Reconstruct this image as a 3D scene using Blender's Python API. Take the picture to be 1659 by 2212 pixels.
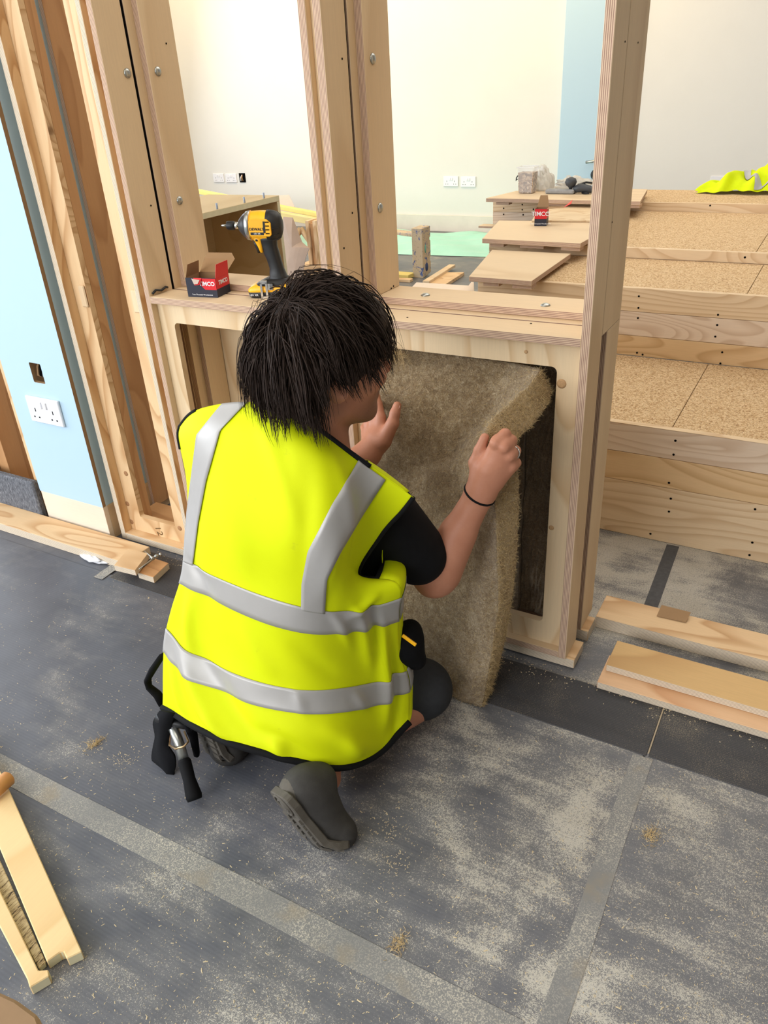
import bpy, bmesh, math, random
import numpy as np
from mathutils import Vector, Matrix, Euler

for o in list(bpy.data.objects):
    bpy.data.objects.remove(o)
SC = bpy.context.scene
COL = SC.collection

# ------------------------------------------------------------------ camera
CAM_H = 1.25
FPX = 1661.0            # focal length in pixels of the 1659 x 2212 frame


def cam_axes(yaw, pitch, roll):
    cy, sy, cp, sp = math.cos(yaw), math.sin(yaw), math.cos(pitch), math.sin(pitch)
    f = Vector((sy * cp, cy * cp, -sp))
    r = Vector((cy, -sy, 0))
    d = f.cross(r)
    cr, sr = math.cos(roll), math.sin(roll)
    return r * cr + d * sr, d * cr - r * sr, f


CR, CD, CF = cam_axes(math.radians(-30.98), math.radians(29.05), math.radians(3.48))
cam = bpy.data.cameras.new('camera')
cam.sensor_fit = 'VERTICAL'
cam.sensor_height = 24.0
cam.lens = FPX / 2212.0 * 24.0
cam.clip_start = 0.02
camo = bpy.data.objects.new('camera', cam)
COL.objects.link(camo)
M = Matrix((CR, -CD, -CF)).transposed().to_4x4()
M.translation = Vector((0, 0, CAM_H))
camo.matrix_world = M
SC.camera = camo
CO = Vector((0, 0, CAM_H))

# ------------------------------------------------------------------ light
SC.view_settings.view_transform = 'Standard'
SC.view_settings.look = 'None'
SC.view_settings.gamma = 1.0
SC.view_settings.use_curve_mapping = False
SC.view_settings.exposure = 0.0

W = bpy.data.worlds.new('World')
SC.world = W
W.use_nodes = True
bg = W.node_tree.nodes['Background']
bg.inputs[0].default_value = (0.75, 0.87, 1.0, 1)
bg.inputs[1].default_value = 0.8


def area(name, loc, target, sx, sy, power, color):
    l = bpy.data.lights.new(name, 'AREA')
    l.shape = 'RECTANGLE'
    l.size, l.size_y, l.energy, l.color = sx, sy, power, color
    o = bpy.data.objects.new(name, l)
    COL.objects.link(o)
    o.location = loc
    o.rotation_euler = (Vector(target) - Vector(loc)).to_track_quat('-Z', 'Y').to_euler()
    return o


area('daylight_window_front_left', (-6.2, -0.6, 1.75), (0, -0.2, 0.4), 3.4, 1.9, 200, (0.86, 0.93, 1.0))
area('daylight_window_rear', (-2.4, -3.2, 1.9), (-1.3, 1.4, 0.5), 4.2, 1.9, 200, (0.95, 0.97, 1.0))
area('daylight_window_back_left', (-6.3, 4.0, 1.75), (-1.0, 3.6, 0.3), 4.2, 2.0, 105, (0.88, 0.94, 1.0))
area('ceiling_lamp_warm', (-3.9, 5.9, 2.92), (-3.9, 6.7, 1.2), 4.8, 0.5, 80, (1.0, 0.70, 0.32))
area('fill_light_back', (-0.7, 3.8, 3.0), (-0.9, 3.8, 0.0), 3.6, 2.4, 62, (1.0, 0.95, 0.88))  # added overhead fill that brightens the back room, not a known fitting
area('ceiling_lamp', (-0.9, 0.3, 2.95), (-0.9, 0.6, 0), 2.2, 1.4, 16, (1.0, 0.90, 0.74))


# ------------------------------------------------------------------ helpers
def ray(px, py):
    return (CR * (px - 829.5) + CD * (py - 1106.0) + CF * FPX).normalized()


def atY(px, py, Y):
    v = ray(px, py)
    return CO + v * (Y / v.y)


def atZ(px, py, z=0.0):
    v = ray(px, py)
    return CO + v * ((z - CAM_H) / v.z)


def link(o, parent=None):
    COL.objects.link(o)
    if parent is not None:
        o.parent = parent
    return o


def tag(o, label=None, cat=None, group=None, kind=None):
    if label: o['label'] = label
    if cat: o['category'] = cat
    if group: o['group'] = group
    if kind: o['kind'] = kind
    return o


def thing(name, label, cat, group=None, loc=(0, 0, 0), rotz=0.0):
    o = bpy.data.objects.new(name, None)
    o.empty_display_size = 0.05
    link(o)
    o.location = loc
    o.rotation_euler = (0, 0, rotz)
    return tag(o, label, cat, group)


def mesh(name, verts, faces, mats=(), parent=None, smooth=False, midx=None):
    me = bpy.data.meshes.new(name)
    me.from_pydata([tuple(v) for v in verts], [], [tuple(f) for f in faces])
    for m in (mats if isinstance(mats, (list, tuple)) else [mats]):
        me.materials.append(m)
    if midx is not None:
        me.polygons.foreach_set('material_index', midx)
    if smooth:
        me.polygons.foreach_set('use_smooth', [True] * len(me.polygons))
    me.update()
    o = bpy.data.objects.new(name, me)
    return link(o, parent)


def npmesh(name, verts, quads, mat, parent=None, smooth=True):
    me = bpy.data.meshes.new(name)
    nv, nf = len(verts), len(quads)
    k = quads.shape[1]
    me.vertices.add(nv)
    me.vertices.foreach_set('co', np.asarray(verts, np.float32).ravel())
    me.loops.add(nf * k)
    me.loops.foreach_set('vertex_index', np.asarray(quads, np.int32).ravel())
    me.polygons.add(nf)
    me.polygons.foreach_set('loop_start', np.arange(0, nf * k, k, dtype=np.int32))
    me.polygons.foreach_set('loop_total', np.full(nf, k, np.int32))
    if smooth:
        me.polygons.foreach_set('use_smooth', np.ones(nf, bool))
    for m in (mat if isinstance(mat, (list, tuple)) else [mat]):
        me.materials.append(m)
    me.update(calc_edges=True)
    me.validate()
    o = bpy.data.objects.new(name, me)
    return link(o, parent)


BOXF = [(0, 3, 2, 1), (4, 5, 6, 7), (0, 1, 5, 4), (2, 3, 7, 6), (1, 2, 6, 5), (3, 0, 4, 7)]
# order: -z, +z, -y, +y, +x, -x


def boxv(x0, x1, y0, y1, z0, z1):
    return [Vector(p) for p in ((x0, y0, z0), (x1, y0, z0), (x1, y1, z0), (x0, y1, z0),
                                (x0, y0, z1), (x1, y0, z1), (x1, y1, z1), (x0, y1, z1))]


def bevelled(me, w, seg=1):
    bm = bmesh.new()
    bm.from_mesh(me)
    bmesh.ops.bevel(bm, geom=list(bm.edges), offset=w, segments=seg, profile=0.6, affect='EDGES')
    bm.to_mesh(me)
    bm.free()


def box(name, x0, x1, y0, y1, z0, z1, mat, parent=None, bev=0.0015, edge=None, thick=None, mw=None):
    """a board; with edge/thick its narrow faces carry the ply edge material"""
    mats = [mat]
    idx = None
    if edge is not None:
        mats = [mat, edge]
        fa = {'z': (0, 1), 'y': (2, 3), 'x': (4, 5)}[thick]
        idx = [0 if i in fa else 1 for i in range(6)]
    v = boxv(x0, x1, y0, y1, z0, z1)
    if mw is not None:
        v = [mw @ p for p in v]
    o = mesh(name, v, BOXF, mats, parent, midx=idx)
    if bev:
        bevelled(o.data, bev)
    return o


def prism(name, pts, z0, z1, mat, parent=None, bev=0.0, mw=None, edge=None, smooth=False):
    """extrude a polygon (x, y) from z0 to z1"""
    n = len(pts)
    v = [Vector((p[0], p[1], z0)) for p in pts] + [Vector((p[0], p[1], z1)) for p in pts]
    f = [tuple(range(n))[::-1], tuple(range(n, 2 * n))] + [(i, (i + 1) % n, n + (i + 1) % n, n + i) for i in range(n)]
    if mw is not None:
        v = [mw @ p for p in v]
    mats = [mat] if edge is None else [mat, edge]
    idx = None if edge is None else [0, 0] + [1] * n
    o = mesh(name, v, f, mats, parent, midx=idx)
    bm = bmesh.new(); bm.from_mesh(o.data)
    bmesh.ops.recalc_face_normals(bm, faces=bm.faces)
    if bev:
        bmesh.ops.bevel(bm, geom=list(bm.edges), offset=bev, segments=1, affect='EDGES')
    bm.to_mesh(o.data); bm.free()
    return o


def tube_data(pts, radii, n=8, flat=1.0, caps=True):
    pts = [Vector(p) for p in pts]
    if not hasattr(radii, '__len__'):
        radii = [radii] * len(pts)
    V, F = [], []
    up = None
    for i, p in enumerate(pts):
        t = (pts[min(i + 1, len(pts) - 1)] - pts[max(i - 1, 0)]).normalized()
        if up is None:
            up = Vector((0, 0, 1)) if abs(t.z) < 0.9 else Vector((1, 0, 0))
        a = t.cross(up)
        if a.length < 1e-6:
            a = t.orthogonal()
        a.normalize()
        b = a.cross(t).normalized()
        up = b
        for k in range(n):
            an = 2 * math.pi * k / n
            V.append(p + a * (math.cos(an) * radii[i]) + b * (math.sin(an) * radii[i] * flat))
    for i in range(len(pts) - 1):
        for k in range(n):
            F.append((i * n + k, i * n + (k + 1) % n, (i + 1) * n + (k + 1) % n, (i + 1) * n + k))
    if caps:
        F.append(tuple(range(n))[::-1])
        F.append(tuple(range((len(pts) - 1) * n, len(pts) * n)))
    return V, F


def tube(name, pts, radii, mat, parent=None, n=8, flat=1.0, smooth=True, closed=False):
    V, F = tube_data(pts, radii, n, flat)
    return mesh(name, V, F, mat, parent, smooth)


def lathe(name, prof, mat, parent=None, n=24, mw=None, smooth=True, midx=None):
    """revolve (axial x, radius r) about the x axis"""
    V, F, I = [], [], []
    for (x, r) in prof:
        for k in range(n):
            a = 2 * math.pi * k / n
            V.append(Vector((x, r * math.cos(a), r * math.sin(a))))
    for i in range(len(prof) - 1):
        for k in range(n):
            F.append((i * n + k, (i + 1) * n + k, (i + 1) * n + (k + 1) % n, i * n + (k + 1) % n))
            I.append(midx[i] if midx else 0)
    F.append(tuple(range(n))); I.append(midx[0] if midx else 0)
    m = (len(prof) - 1) * n
    F.append(tuple(range(m, m + n))[::-1]); I.append(midx[-1] if midx else 0)
    if mw is not None:
        V = [mw @ p for p in V]
    return mesh(name, V, F, mat, parent, smooth, I)


def join(name, parts, mat, parent=None, smooth=False):
    """parts: list of (verts, faces) -> one mesh object"""
    V, F = [], []
    for v, f in parts:
        o = len(V)
        V += list(v)
        F += [tuple(i + o for i in q) for q in f]
    return mesh(name, V, F, mat, parent, smooth)


def text(name, s, size, mat, mw, parent=None, ext=0.0004, align='CENTER', bold=0.0):
    cu = bpy.data.curves.new(name, 'FONT')
    cu.body = s
    cu.size = size
    cu.align_x = align
    cu.align_y = 'CENTER'
    cu.extrude = ext
    cu.offset = bold
    cu.resolution_u = 3
    ob = bpy.data.objects.new(name, cu)
    COL.objects.link(ob)
    dg = bpy.context.evaluated_depsgraph_get()
    me = bpy.data.meshes.new_from_object(ob.evaluated_get(dg))
    bpy.data.objects.remove(ob)
    bpy.data.curves.remove(cu)
    me.transform(mw)
    me.materials.clear()
    me.materials.append(mat)
    o = bpy.data.objects.new(name, me)
    return link(o, parent)


def frame_m(origin, x, y):
    """matrix with local x, y along the given directions"""
    x = Vector(x).normalized()
    y = Vector(y)
    z = x.cross(y).normalized()
    y = z.cross(x)
    m = Matrix((x, y, z)).transposed().to_4x4()
    m.translation = Vector(origin)
    return m


# ------------------------------------------------------------------ materials
class NT:
    def __init__(s, name):
        s.m = bpy.data.materials.new(name)
        s.m.use_nodes = True
        s.t = s.m.node_tree
        s.b = s.t.nodes['Principled BSDF']
        s._co = None

    def n(s, typ, **kw):
        nd = s.t.nodes.new(typ)
        for k, v in kw.items():
            if k.startswith('i_'):
                key = k[2:]
                nd.inputs[int(key) if key.isdigit() else key].default_value = v
            else:
                setattr(nd, k, v)
        return nd

    def l(s, a, b):
        s.t.links.new(a, b)

    def co(s, scale=(1, 1, 1), rot=(0, 0, 0), loc=(0, 0, 0)):
        if s._co is None:
            s._co = s.n('ShaderNodeTexCoord').outputs['Object']
        mp = s.n('ShaderNodeMapping')
        mp.inputs['Scale'].default_value = scale
        mp.inputs['Rotation'].default_value = rot
        mp.inputs['Location'].default_value = loc
        s.l(s._co, mp.inputs[0])
        return mp.outputs[0]

    def noise(s, co, scale=1, detail=3, rough=0.55, dist=0.0):
        nd = s.n('ShaderNodeTexNoise')
        nd.inputs['Scale'].default_value = scale
        nd.inputs['Detail'].default_value = detail
        nd.inputs['Roughness'].default_value = rough
        nd.inputs['Distortion'].default_value = dist
        s.l(co, nd.inputs['Vector'])
        return nd.outputs[0]

    def voro(s, co, scale=1, feat='F1', rnd=1.0, out=0):
        nd = s.n('ShaderNodeTexVoronoi', feature=feat)
        nd.inputs['Scale'].default_value = scale
        nd.inputs['Randomness'].default_value = rnd
        s.l(co, nd.inputs['Vector'])
        return nd.outputs[out]

    def math(s, op, a, b=None, c=None, clamp=False):
        nd = s.n('ShaderNodeMath', operation=op, use_clamp=clamp)
        for i, v in enumerate((a, b, c)):
            if v is None: continue
            if hasattr(v, 'is_linked') or hasattr(v, 'links'):
                s.l(v, nd.inputs[i])
            else:
                nd.inputs[i].default_value = v
        return nd.outputs[0]

    def ramp(s, fac, stops, interp='LINEAR'):
        nd = s.n('ShaderNodeValToRGB')
        cr = nd.color_ramp
        cr.interpolation = interp
        while len(cr.elements) < len(stops):
            cr.elements.new(0.5)
        for e, (p, c) in zip(cr.elements, stops):
            e.position = p
            e.color = c if len(c) == 4 else (*c, 1)
        s.l(fac, nd.inputs[0])
        return nd.outputs[0]

    def mix(s, fac, a, b, blend='MIX'):
        nd = s.n('ShaderNodeMix', data_type='RGBA', blend_type=blend)
        for k, v in ((0, fac), (6, a), (7, b)):
            if hasattr(v, 'links'):
                s.l(v, nd.inputs[k])
            elif k == 0:
                nd.inputs[0].default_value = v
            else:
                nd.inputs[k].default_value = (*v, 1) if len(v) == 3 else v
        return nd.outputs[2]

    def sep(s, co):
        nd = s.n('ShaderNodeSeparateXYZ')
        s.l(co, nd.inputs[0])
        return nd.outputs

    def bump(s, h, strength=0.3, dist=0.002):
        nd = s.n('ShaderNodeBump')
        nd.inputs['Strength'].default_value = strength
        nd.inputs['Distance'].default_value = dist
        s.l(h, nd.inputs['Height'])
        s.l(nd.outputs[0], s.b.inputs['Normal'])

    def out(s, col=None, rough=0.6, spec=0.4, metal=0.0):
        if col is not None:
            if hasattr(col, 'links'):
                s.l(col, s.b.inputs['Base Color'])
            else:
                s.b.inputs['Base Color'].default_value = (*col, 1)
        if hasattr(rough, 'links'):
            s.l(rough, s.b.inputs['Roughness'])
        else:
            s.b.inputs['Roughness'].default_value = rough
        s.b.inputs['Specular IOR Level'].default_value = spec
        s.b.inputs['Metallic'].default_value = metal
        return s.m


def srgb(r, g, b):
    f = lambda c: (c / 255 / 12.92) if c / 255 <= 0.04045 else ((c / 255 + 0.055) / 1.055) ** 2.4
    return (f(r), f(g), f(b))


def plain(name, col, rough=0.6, spec=0.4, metal=0.0, var=0.12, vscale=40, bump=0.0):
    t = NT(name)
    co = t.co()
    nz = t.noise(co, vscale, 4)
    c = t.mix(nz, tuple(max(0, x * (1 - var)) for x in col), tuple(min(1, x * (1 + var)) for x in col))
    if bump:
        t.bump(t.noise(co, vscale * 6, 2), bump, 0.001)
    return t.out(c, rough, spec, metal)


GR = {'x': (0.2, 1, 1), 'y': (1, 0.2, 1), 'z': (1, 1, 0.2)}


def wood(name, light, dark, axis, rings=9.0, scale=7.0, ringamt=0.55, rough=0.55, knots=True, seed=0.0):
    """wood face: contour rings of a stretched noise, fine grain and knots"""
    t = NT(name)
    st = GR[axis]
    big = t.noise(t.co(st, loc=(seed, seed * 0.7, seed * 1.3)), scale, 1.5, 0.45, 0.25)
    rg = t.math('FRACT', t.math('MULTIPLY', big, rings))
    ring = t.ramp(rg, [(0, (0.05,) * 3), (0.45, (0.10,) * 3), (0.90, (1, 1, 1)), (0.97, (0.25,) * 3), (1, (0.05,) * 3)])
    fine = t.noise(t.co(tuple(0.06 if v < 1 else 1 for v in st)), 260, 2, 0.6)
    tone = t.noise(t.co(st, loc=(3 + seed, 1, 2)), scale * 0.45, 2)
    c = t.mix(tone, tuple(v * 0.90 for v in light), tuple(min(1, v * 1.08) for v in light))
    c = t.mix(t.math('MULTIPLY', ring, ringamt), c, dark)
    c = t.mix(t.math('MULTIPLY', t.math('SUBTRACT', fine, 0.35, clamp=True), 0.55), c, tuple(v * 0.72 for v in light))
    if knots:
        kc = t.co(tuple(0.55 if v < 1 else 1 for v in st), loc=(seed * 2.1, seed, 0.37))
        d = t.voro(kc, 3.6)
        k = t.ramp(d, [(0.0, (1, 1, 1)), (0.030, (0.75,) * 3), (0.045, (0.35,) * 3), (0.075, (0.12,) * 3), (0.12, (0, 0, 0))])
        c = t.mix(k, c, tuple(v * 0.42 for v in dark))
    t.bump(fine, 0.12, 0.0008)
    return t.out(c, rough, 0.3)


def plyedge(name, axis, light=(0.66, 0.47, 0.33), dark=(0.24, 0.13, 0.10), period=0.0033, ph=0.0):
    t = NT(name)
    s = t.sep(t.co())
    c = s[{'x': 0, 'y': 1, 'z': 2}[axis]]
    wob = t.math('MULTIPLY', t.noise(t.co(), 30, 2), 0.0007)
    fr = t.math('FRACT', t.math('MULTIPLY', t.math('ADD', t.math('ADD', c, wob), 20 + ph), 1.0 / period))
    lam = t.ramp(fr, [(0, (0, 0, 0)), (0.5, (0, 0, 0)), (0.62, (1, 1, 1)), (0.92, (1, 1, 1)), (1, (0, 0, 0))])
    nz = t.noise(t.co(), 90, 3)
    a = t.mix(nz, tuple(v * 0.86 for v in light), tuple(min(1, v * 1.1) for v in light))
    c2 = t.mix(t.math('MULTIPLY', lam, 0.85), a, dark)
    t.bump(lam, 0.25, -0.0006)
    return t.out(c2, 0.75, 0.2)


BIRCH = srgb(226, 200, 164)
BIRCHD = srgb(186, 148, 104)
M_ply = {a: wood('birch_ply_' + a, BIRCH, BIRCHD, a, rings=5, scale=3.2, ringamt=0.34, knots=False, seed=i * 1.7) for i, a in enumerate('xyz')}
M_plyp = wood('birch_panel', srgb(228, 203, 166), srgb(196, 156, 108), 'z', rings=11, scale=4.2, ringamt=0.62, knots=True, seed=4.2)
M_edge = {a: plyedge('ply_edge_' + a, a) for a in 'xyz'}
M_edgel = {a: plyedge('ply_edge_pale_' + a, a, (0.78, 0.66, 0.50), (0.36, 0.28, 0.22), 0.0034) for a in 'xyz'}
M_pine = {a: wood('pine_' + a, srgb(228, 194, 150), srgb(184, 134, 84), a, rings=14, scale=6.0, ringamt=0.72, seed=i * 2.9 + 1) for i, a in enumerate('xyz')}
M_pineo = {a: wood('pine_orange_' + a, srgb(206, 158, 110), srgb(160, 108, 64), a, rings=9, scale=6.0, ringamt=0.5, seed=i * 2.2 + 5) for i, a in enumerate('xyz')}
M_plank = [wood('spruce_plank_%s' % w, c, d, 'x', rings=20, scale=5.2 + 0.5 * i, ringamt=0.60, seed=3.1 * i + 0.4)
           for i, (w, c, d) in enumerate((('a', srgb(230, 203, 166), srgb(190, 150, 106)), ('b', srgb(226, 192, 146), srgb(182, 138, 88)),
                                          ('c', srgb(228, 206, 182), srgb(190, 156, 124))))]


def make_chip():
    t = NT('chipboard')
    v = t.voro(t.co((1, 1, 1)), 260, out=1)
    s = t.sep(v)
    n2 = t.noise(t.co(), 420, 3, 0.7)
    c = t.ramp(s[0], [(0, srgb(160, 122, 82)), (0.18, srgb(196, 160, 116)), (0.55, srgb(214, 182, 140)), (1, srgb(230, 204, 164))])
    c = t.mix(t.ramp(n2, [(0.34, (1, 1, 1)), (0.44, (0, 0, 0))]), c, srgb(108, 78, 48))
    t.bump(n2, 0.2, 0.001)
    return t.out(c, 0.8, 0.2)


M_chip = make_chip()


def make_floor():
    """dark rubbery sheets under sawdust that lies in drifts, scuffs and grains"""
    t = NT('dusty_dark_floor')
    co = t.co()
    big = t.noise(t.co((1.0, 1.0, 1)), 3.0, 6, 0.60, 1.1)
    mid_ = t.noise(t.co((1.0, 1.0, 1), loc=(4, 2, 0)), 8.0, 5, 0.6, 0.8)
    str1 = t.noise(t.co((1.2, 9, 1), rot=(0, 0, 0.55)), 3.0, 5, 0.6, 0.6)
    str2 = t.noise(t.co((1.6, 8, 1), rot=(0, 0, -0.75)), 2.6, 5, 0.6, 0.8)
    grain = t.noise(co, 620, 2, 0.7)
    grain2 = t.noise(co, 240, 3, 0.7)
    s = t.sep(co)
    # dust gets thicker to the right and behind the partition, thin at the far left
    side = t.math('MINIMUM', t.math('MAXIMUM', t.math('MULTIPLY', t.math('ADD', s[0], 0.75), 0.14), -0.07), 0.07)
    side = t.math('ADD', side, t.math('MINIMUM', t.math('MAXIMUM', t.math('MULTIPLY', t.math('SUBTRACT', s[1], 1.6), 1.0), 0.0), 0.05))
    amt = t.math('ADD', t.math('ADD', t.math('MULTIPLY', big, 0.46), t.math('MULTIPLY', mid_, 0.18)), t.math('ADD', t.math('MULTIPLY', str1, 0.18), t.math('MULTIPLY', str2, 0.18)))
    amt = t.math('ADD', amt, side)
    amt = t.math('MULTIPLY', t.math('SUBTRACT', amt, 0.43), 4.6, clamp=True)
    g = t.math('ADD', t.math('MULTIPLY', grain, 0.6), t.math('MULTIPLY', grain2, 0.4))
    thr = t.math('SUBTRACT', 0.655, t.math('MULTIPLY', amt, 0.27))
    cov = t.math('MULTIPLY', t.math('DIVIDE', t.math('SUBTRACT', g, thr), 0.10, clamp=True), 0.93)
    film = t.math('MULTIPLY', amt, 0.22)
    cov = t.math('MAXIMUM', cov, film)
    base = t.mix(t.noise(co, 9, 4), srgb(74, 76, 83), srgb(102, 104, 112))
    ribs = t.math('SINE', t.math('MULTIPLY', s[1], 900))
    base = t.mix(t.math('MULTIPLY', t.math('ADD', ribs, 1), 0.06), base, (0.01, 0.01, 0.012))
    dust = t.mix(t.noise(co, 14, 3), srgb(184, 176, 160), srgb(206, 201, 190))
    c = t.mix(cov, base, dust)
    rough = t.math('ADD', t.math('MULTIPLY', cov, 0.45), 0.42)
    t.bump(t.math('ADD', cov, t.math('MULTIPLY', grain, 0.4)), 0.25, 0.0015)
    return t.out(c, rough, 0.45)


M_floor = make_floor()


def make_darksheet(name='dark_sheet', k=0.5):
    t = NT(name)
    co = t.co()
    s = t.sep(co)
    ribs = t.math('SINE', t.math('MULTIPLY', t.math('ADD', s[1], t.math('MULTIPLY', t.noise(co, 20), 0.002)), 1300))
    base = t.mix(t.noise(t.co((1, 5, 1)), 6, 4), srgb(38, 38, 42), srgb(66, 66, 70))
    base = t.mix(t.math('MULTIPLY', t.math('ADD', ribs, 1), 0.12), base, srgb(100, 99, 98))
    gr = t.noise(co, 430, 2, 0.75)
    am = t.noise(co, 5, 4, 0.6)
    cov = t.ramp(t.math('ADD', t.math('MULTIPLY', gr, 0.8), t.math('MULTIPLY', am, 0.5)), [(0.73, (0, 0, 0)), (0.80, (0.7,) * 3)])
    c = t.mix(t.math('MULTIPLY', cov, k), base, srgb(176, 160, 132))
    return t.out(c, 0.6, 0.35)


M_dsheet = make_darksheet()


def make_tape():
    t = NT('floor_tape_grey')
    co = t.co()
    c = t.mix(t.noise(co, 7, 4), srgb(112, 112, 112), srgb(138, 137, 134))
    gr = t.ramp(t.noise(co, 420, 2, 0.75), [(0.50, (0, 0, 0)), (0.60, (1, 1, 1))])
    c = t.mix(t.math('MULTIPLY', gr, t.ramp(t.noise(co, 5, 4), [(0.36, (0, 0, 0)), (0.62, (1, 1, 1))])), c, srgb(196, 188, 172))
    c = t.mix(t.ramp(t.noise(co, 11, 5), [(0.58, (0, 0, 0)), (0.72, (0.7,) * 3)]), c, srgb(146, 134, 114))
    return t.out(c, 0.5, 0.4)


M_tape = make_tape()


def make_wall(name, col, var=0.05):
    t = NT(name)
    co = t.co()
    n1 = t.noise(co, 2.2, 5, 0.6, 0.4)
    c = t.mix(n1, tuple(v * (1 - var) for v in col), tuple(min(1, v * (1 + var * 0.6)) for v in col))
    t.bump(t.noise(co, 45, 4), 0.05, 0.002)
    return t.out(c, 0.8, 0.2)


M_wall = make_wall('plaster_cream', srgb(224, 222, 216))
M_blue = make_wall('paint_pale_blue', srgb(180, 206, 222), 0.02)
M_white = plain('white_plastic', srgb(232, 232, 236), 0.35, 0.5, var=0.02)
M_black = plain('black_plastic', srgb(24, 24, 26), 0.45, 0.4)
M_blackfab = plain('black_fabric', srgb(17, 17, 20), 0.9, 0.15, var=0.3, vscale=300)
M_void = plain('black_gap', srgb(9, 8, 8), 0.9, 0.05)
M_steel = plain('zinc_steel', srgb(176, 178, 174), 0.3, 0.5, 0.9)
M_chrome = plain('chrome', srgb(215, 212, 206), 0.18, 0.5, 1.0, var=0.03)
M_card = plain('brown_card', srgb(158, 126, 92), 0.85, 0.15, vscale=20)
M_cardp = plain('pink_grey_card', srgb(196, 176, 164), 0.85, 0.15, vscale=6)
M_yellow = plain('tool_yellow', srgb(244, 178, 24), 0.4, 0.45, var=0.04)
M_yrail = plain('yellow_rail', srgb(226, 204, 122), 0.7, 0.2, vscale=16)


def atX(px, py, X):
    v = ray(px, py)
    return CO + v * (X / v.x)


def panel_hole(name, x0, x1, z0, z1, hx0, hx1, hz0, hz1, y0, y1, mat, edge, parent, r=0.012):
    """sheet in the xz plane from y0 to y1 with a round-cornered opening"""
    bm = bmesh.new()
    out = [(x0, z0), (x1, z0), (x1, z1), (x0, z1)]
    inn = []
    for cx, cz, a0 in ((hx1 - r, hz1 - r, 0), (hx0 + r, hz1 - r, 90), (hx0 + r, hz0 + r, 180), (hx1 - r, hz0 + r, 270)):
        for k in range(5):
            a = math.radians(a0 + k * 22.5)
            inn.append((cx + r * math.cos(a), cz + r * math.sin(a)))
    es = []
    for loop in (out, inn):
        vs = [bm.verts.new((p[0], y0, p[1])) for p in loop]
        for i in range(len(vs)):
            es.append(bm.edges.new((vs[i], vs[(i + 1) % len(vs)])))
    bmesh.ops.triangle_fill(bm, edges=es, use_beauty=True)
    fs = list(bm.faces)
    g = bmesh.ops.extrude_face_region(bm, geom=fs)
    for v in [e for e in g['geom'] if isinstance(e, bmesh.types.BMVert)]:
        v.co.y = y1
    bmesh.ops.recalc_face_normals(bm, faces=bm.faces)
    for f in bm.faces:
        f.material_index = 0 if abs(f.normal.y) > 0.9 else 1
    me = bpy.data.meshes.new(name)
    bm.to_mesh(me)
    bm.free()
    me.materials.append(mat)
    me.materials.append(edge)
    return link(bpy.data.objects.new(name, me), parent)


def bolt(p, axis, parent, r=0.0105, name='bolt_head'):
    """zinc dome head"""
    prof = [(0.0, r), (0.0012, r), (0.003, r * 0.82), (0.0046, r * 0.5), (0.0052, 0.001)]
    ax = Vector(axis)
    m = ax.to_track_quat('X', 'Z').to_matrix().to_4x4()
    m.translation = Vector(p)
    return lathe(name, prof, M_steel, parent, 14, m)


def hole(p, axis, parent, r=0.0022, name='screw_hole'):
    prof = [(0.0, r), (0.0006, r), (0.0007, 0.0002)]
    m = Vector(axis).to_track_quat('X', 'Z').to_matrix().to_4x4()
    m.translation = Vector(p)
    return lathe(name, prof, M_void, parent, 8, m)


# ================================================================== ROOM SHELL
YW = 6.95
fl = mesh('floor', [(-7, -4, 0), (6.4, -4, 0), (6.4, YW + 0.2, 0), (-7, YW + 0.2, 0), (-7, -4, -0.1), (6.4, -4, -0.1), (6.4, YW + 0.2, -0.1), (-7, YW + 0.2, -0.1)],
          [(0, 1, 2, 3), (7, 6, 5, 4), (4, 5, 1, 0), (6, 7, 3, 2), (5, 6, 2, 1), (7, 4, 0, 3)], M_floor)
tag(fl, kind='structure')
for (x0, x1, y0, y1) in ((-0.147, 2.4, 0.612, 1.252), (-3.0, -0.150, 0.612, 1.252), (-3.0, -0.150, -1.4, 0.608), (-0.147, 2.4, -1.4, 0.608)):
    box('floor_sheet', x0, x1, y0, y1, 0.0002, 0.003, M_floor, fl, 0.0008)
for (x0, x1) in ((-1.715, -1.0), (-0.998, -0.144), (-0.140, 1.6)):
    box('dark_floor_sheet', x0, x1, 1.236, 1.40, 0.0002, 0.0045, M_dsheet, fl, 0.001)
box('joint_filler', -0.1435, -0.1405, 1.245, 1.392, 0.001, 0.0046, plain('joint_dust', srgb(176, 160, 136), 0.9, 0.1), fl, 0)

wb = mesh('wall_back', boxv(-7, 6.4, YW, YW + 0.2, 0, 3.05), BOXF, M_wall); tag(wb, kind='structure')
tag(mesh('wall_right', boxv(6.2, 6.4, -4, YW, 0, 3.05), BOXF, M_wall), kind='structure')
tag(mesh('ceiling', boxv(-7, 6.4, -4, YW + 0.2, 3.05, 3.2), BOXF, M_wall), kind='structure')


def wall_with_windows(name, horiz, pos, a0, a1, wins):
    """a thick wall with window openings; horiz 'x' wall runs along y at x=pos, 'y' along x"""
    parts = []
    def bx(u0, u1, z0, z1):
        if horiz == 'x':
            parts.append((boxv(pos - 0.2, pos, u0, u1, z0, z1), BOXF))
        else:
            parts.append((boxv(u0, u1, pos - 0.2, pos, z0, z1), BOXF))
    u = a0
    for (w0, w1, z0, z1) in wins:
        bx(u, w0, 0, 3.05); bx(w0, w1, 0, z0); bx(w0, w1, z1, 3.05)
        u = w1
    bx(u, a1, 0, 3.05)
    return tag(join(name, parts, M_wall), kind='structure')


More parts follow.
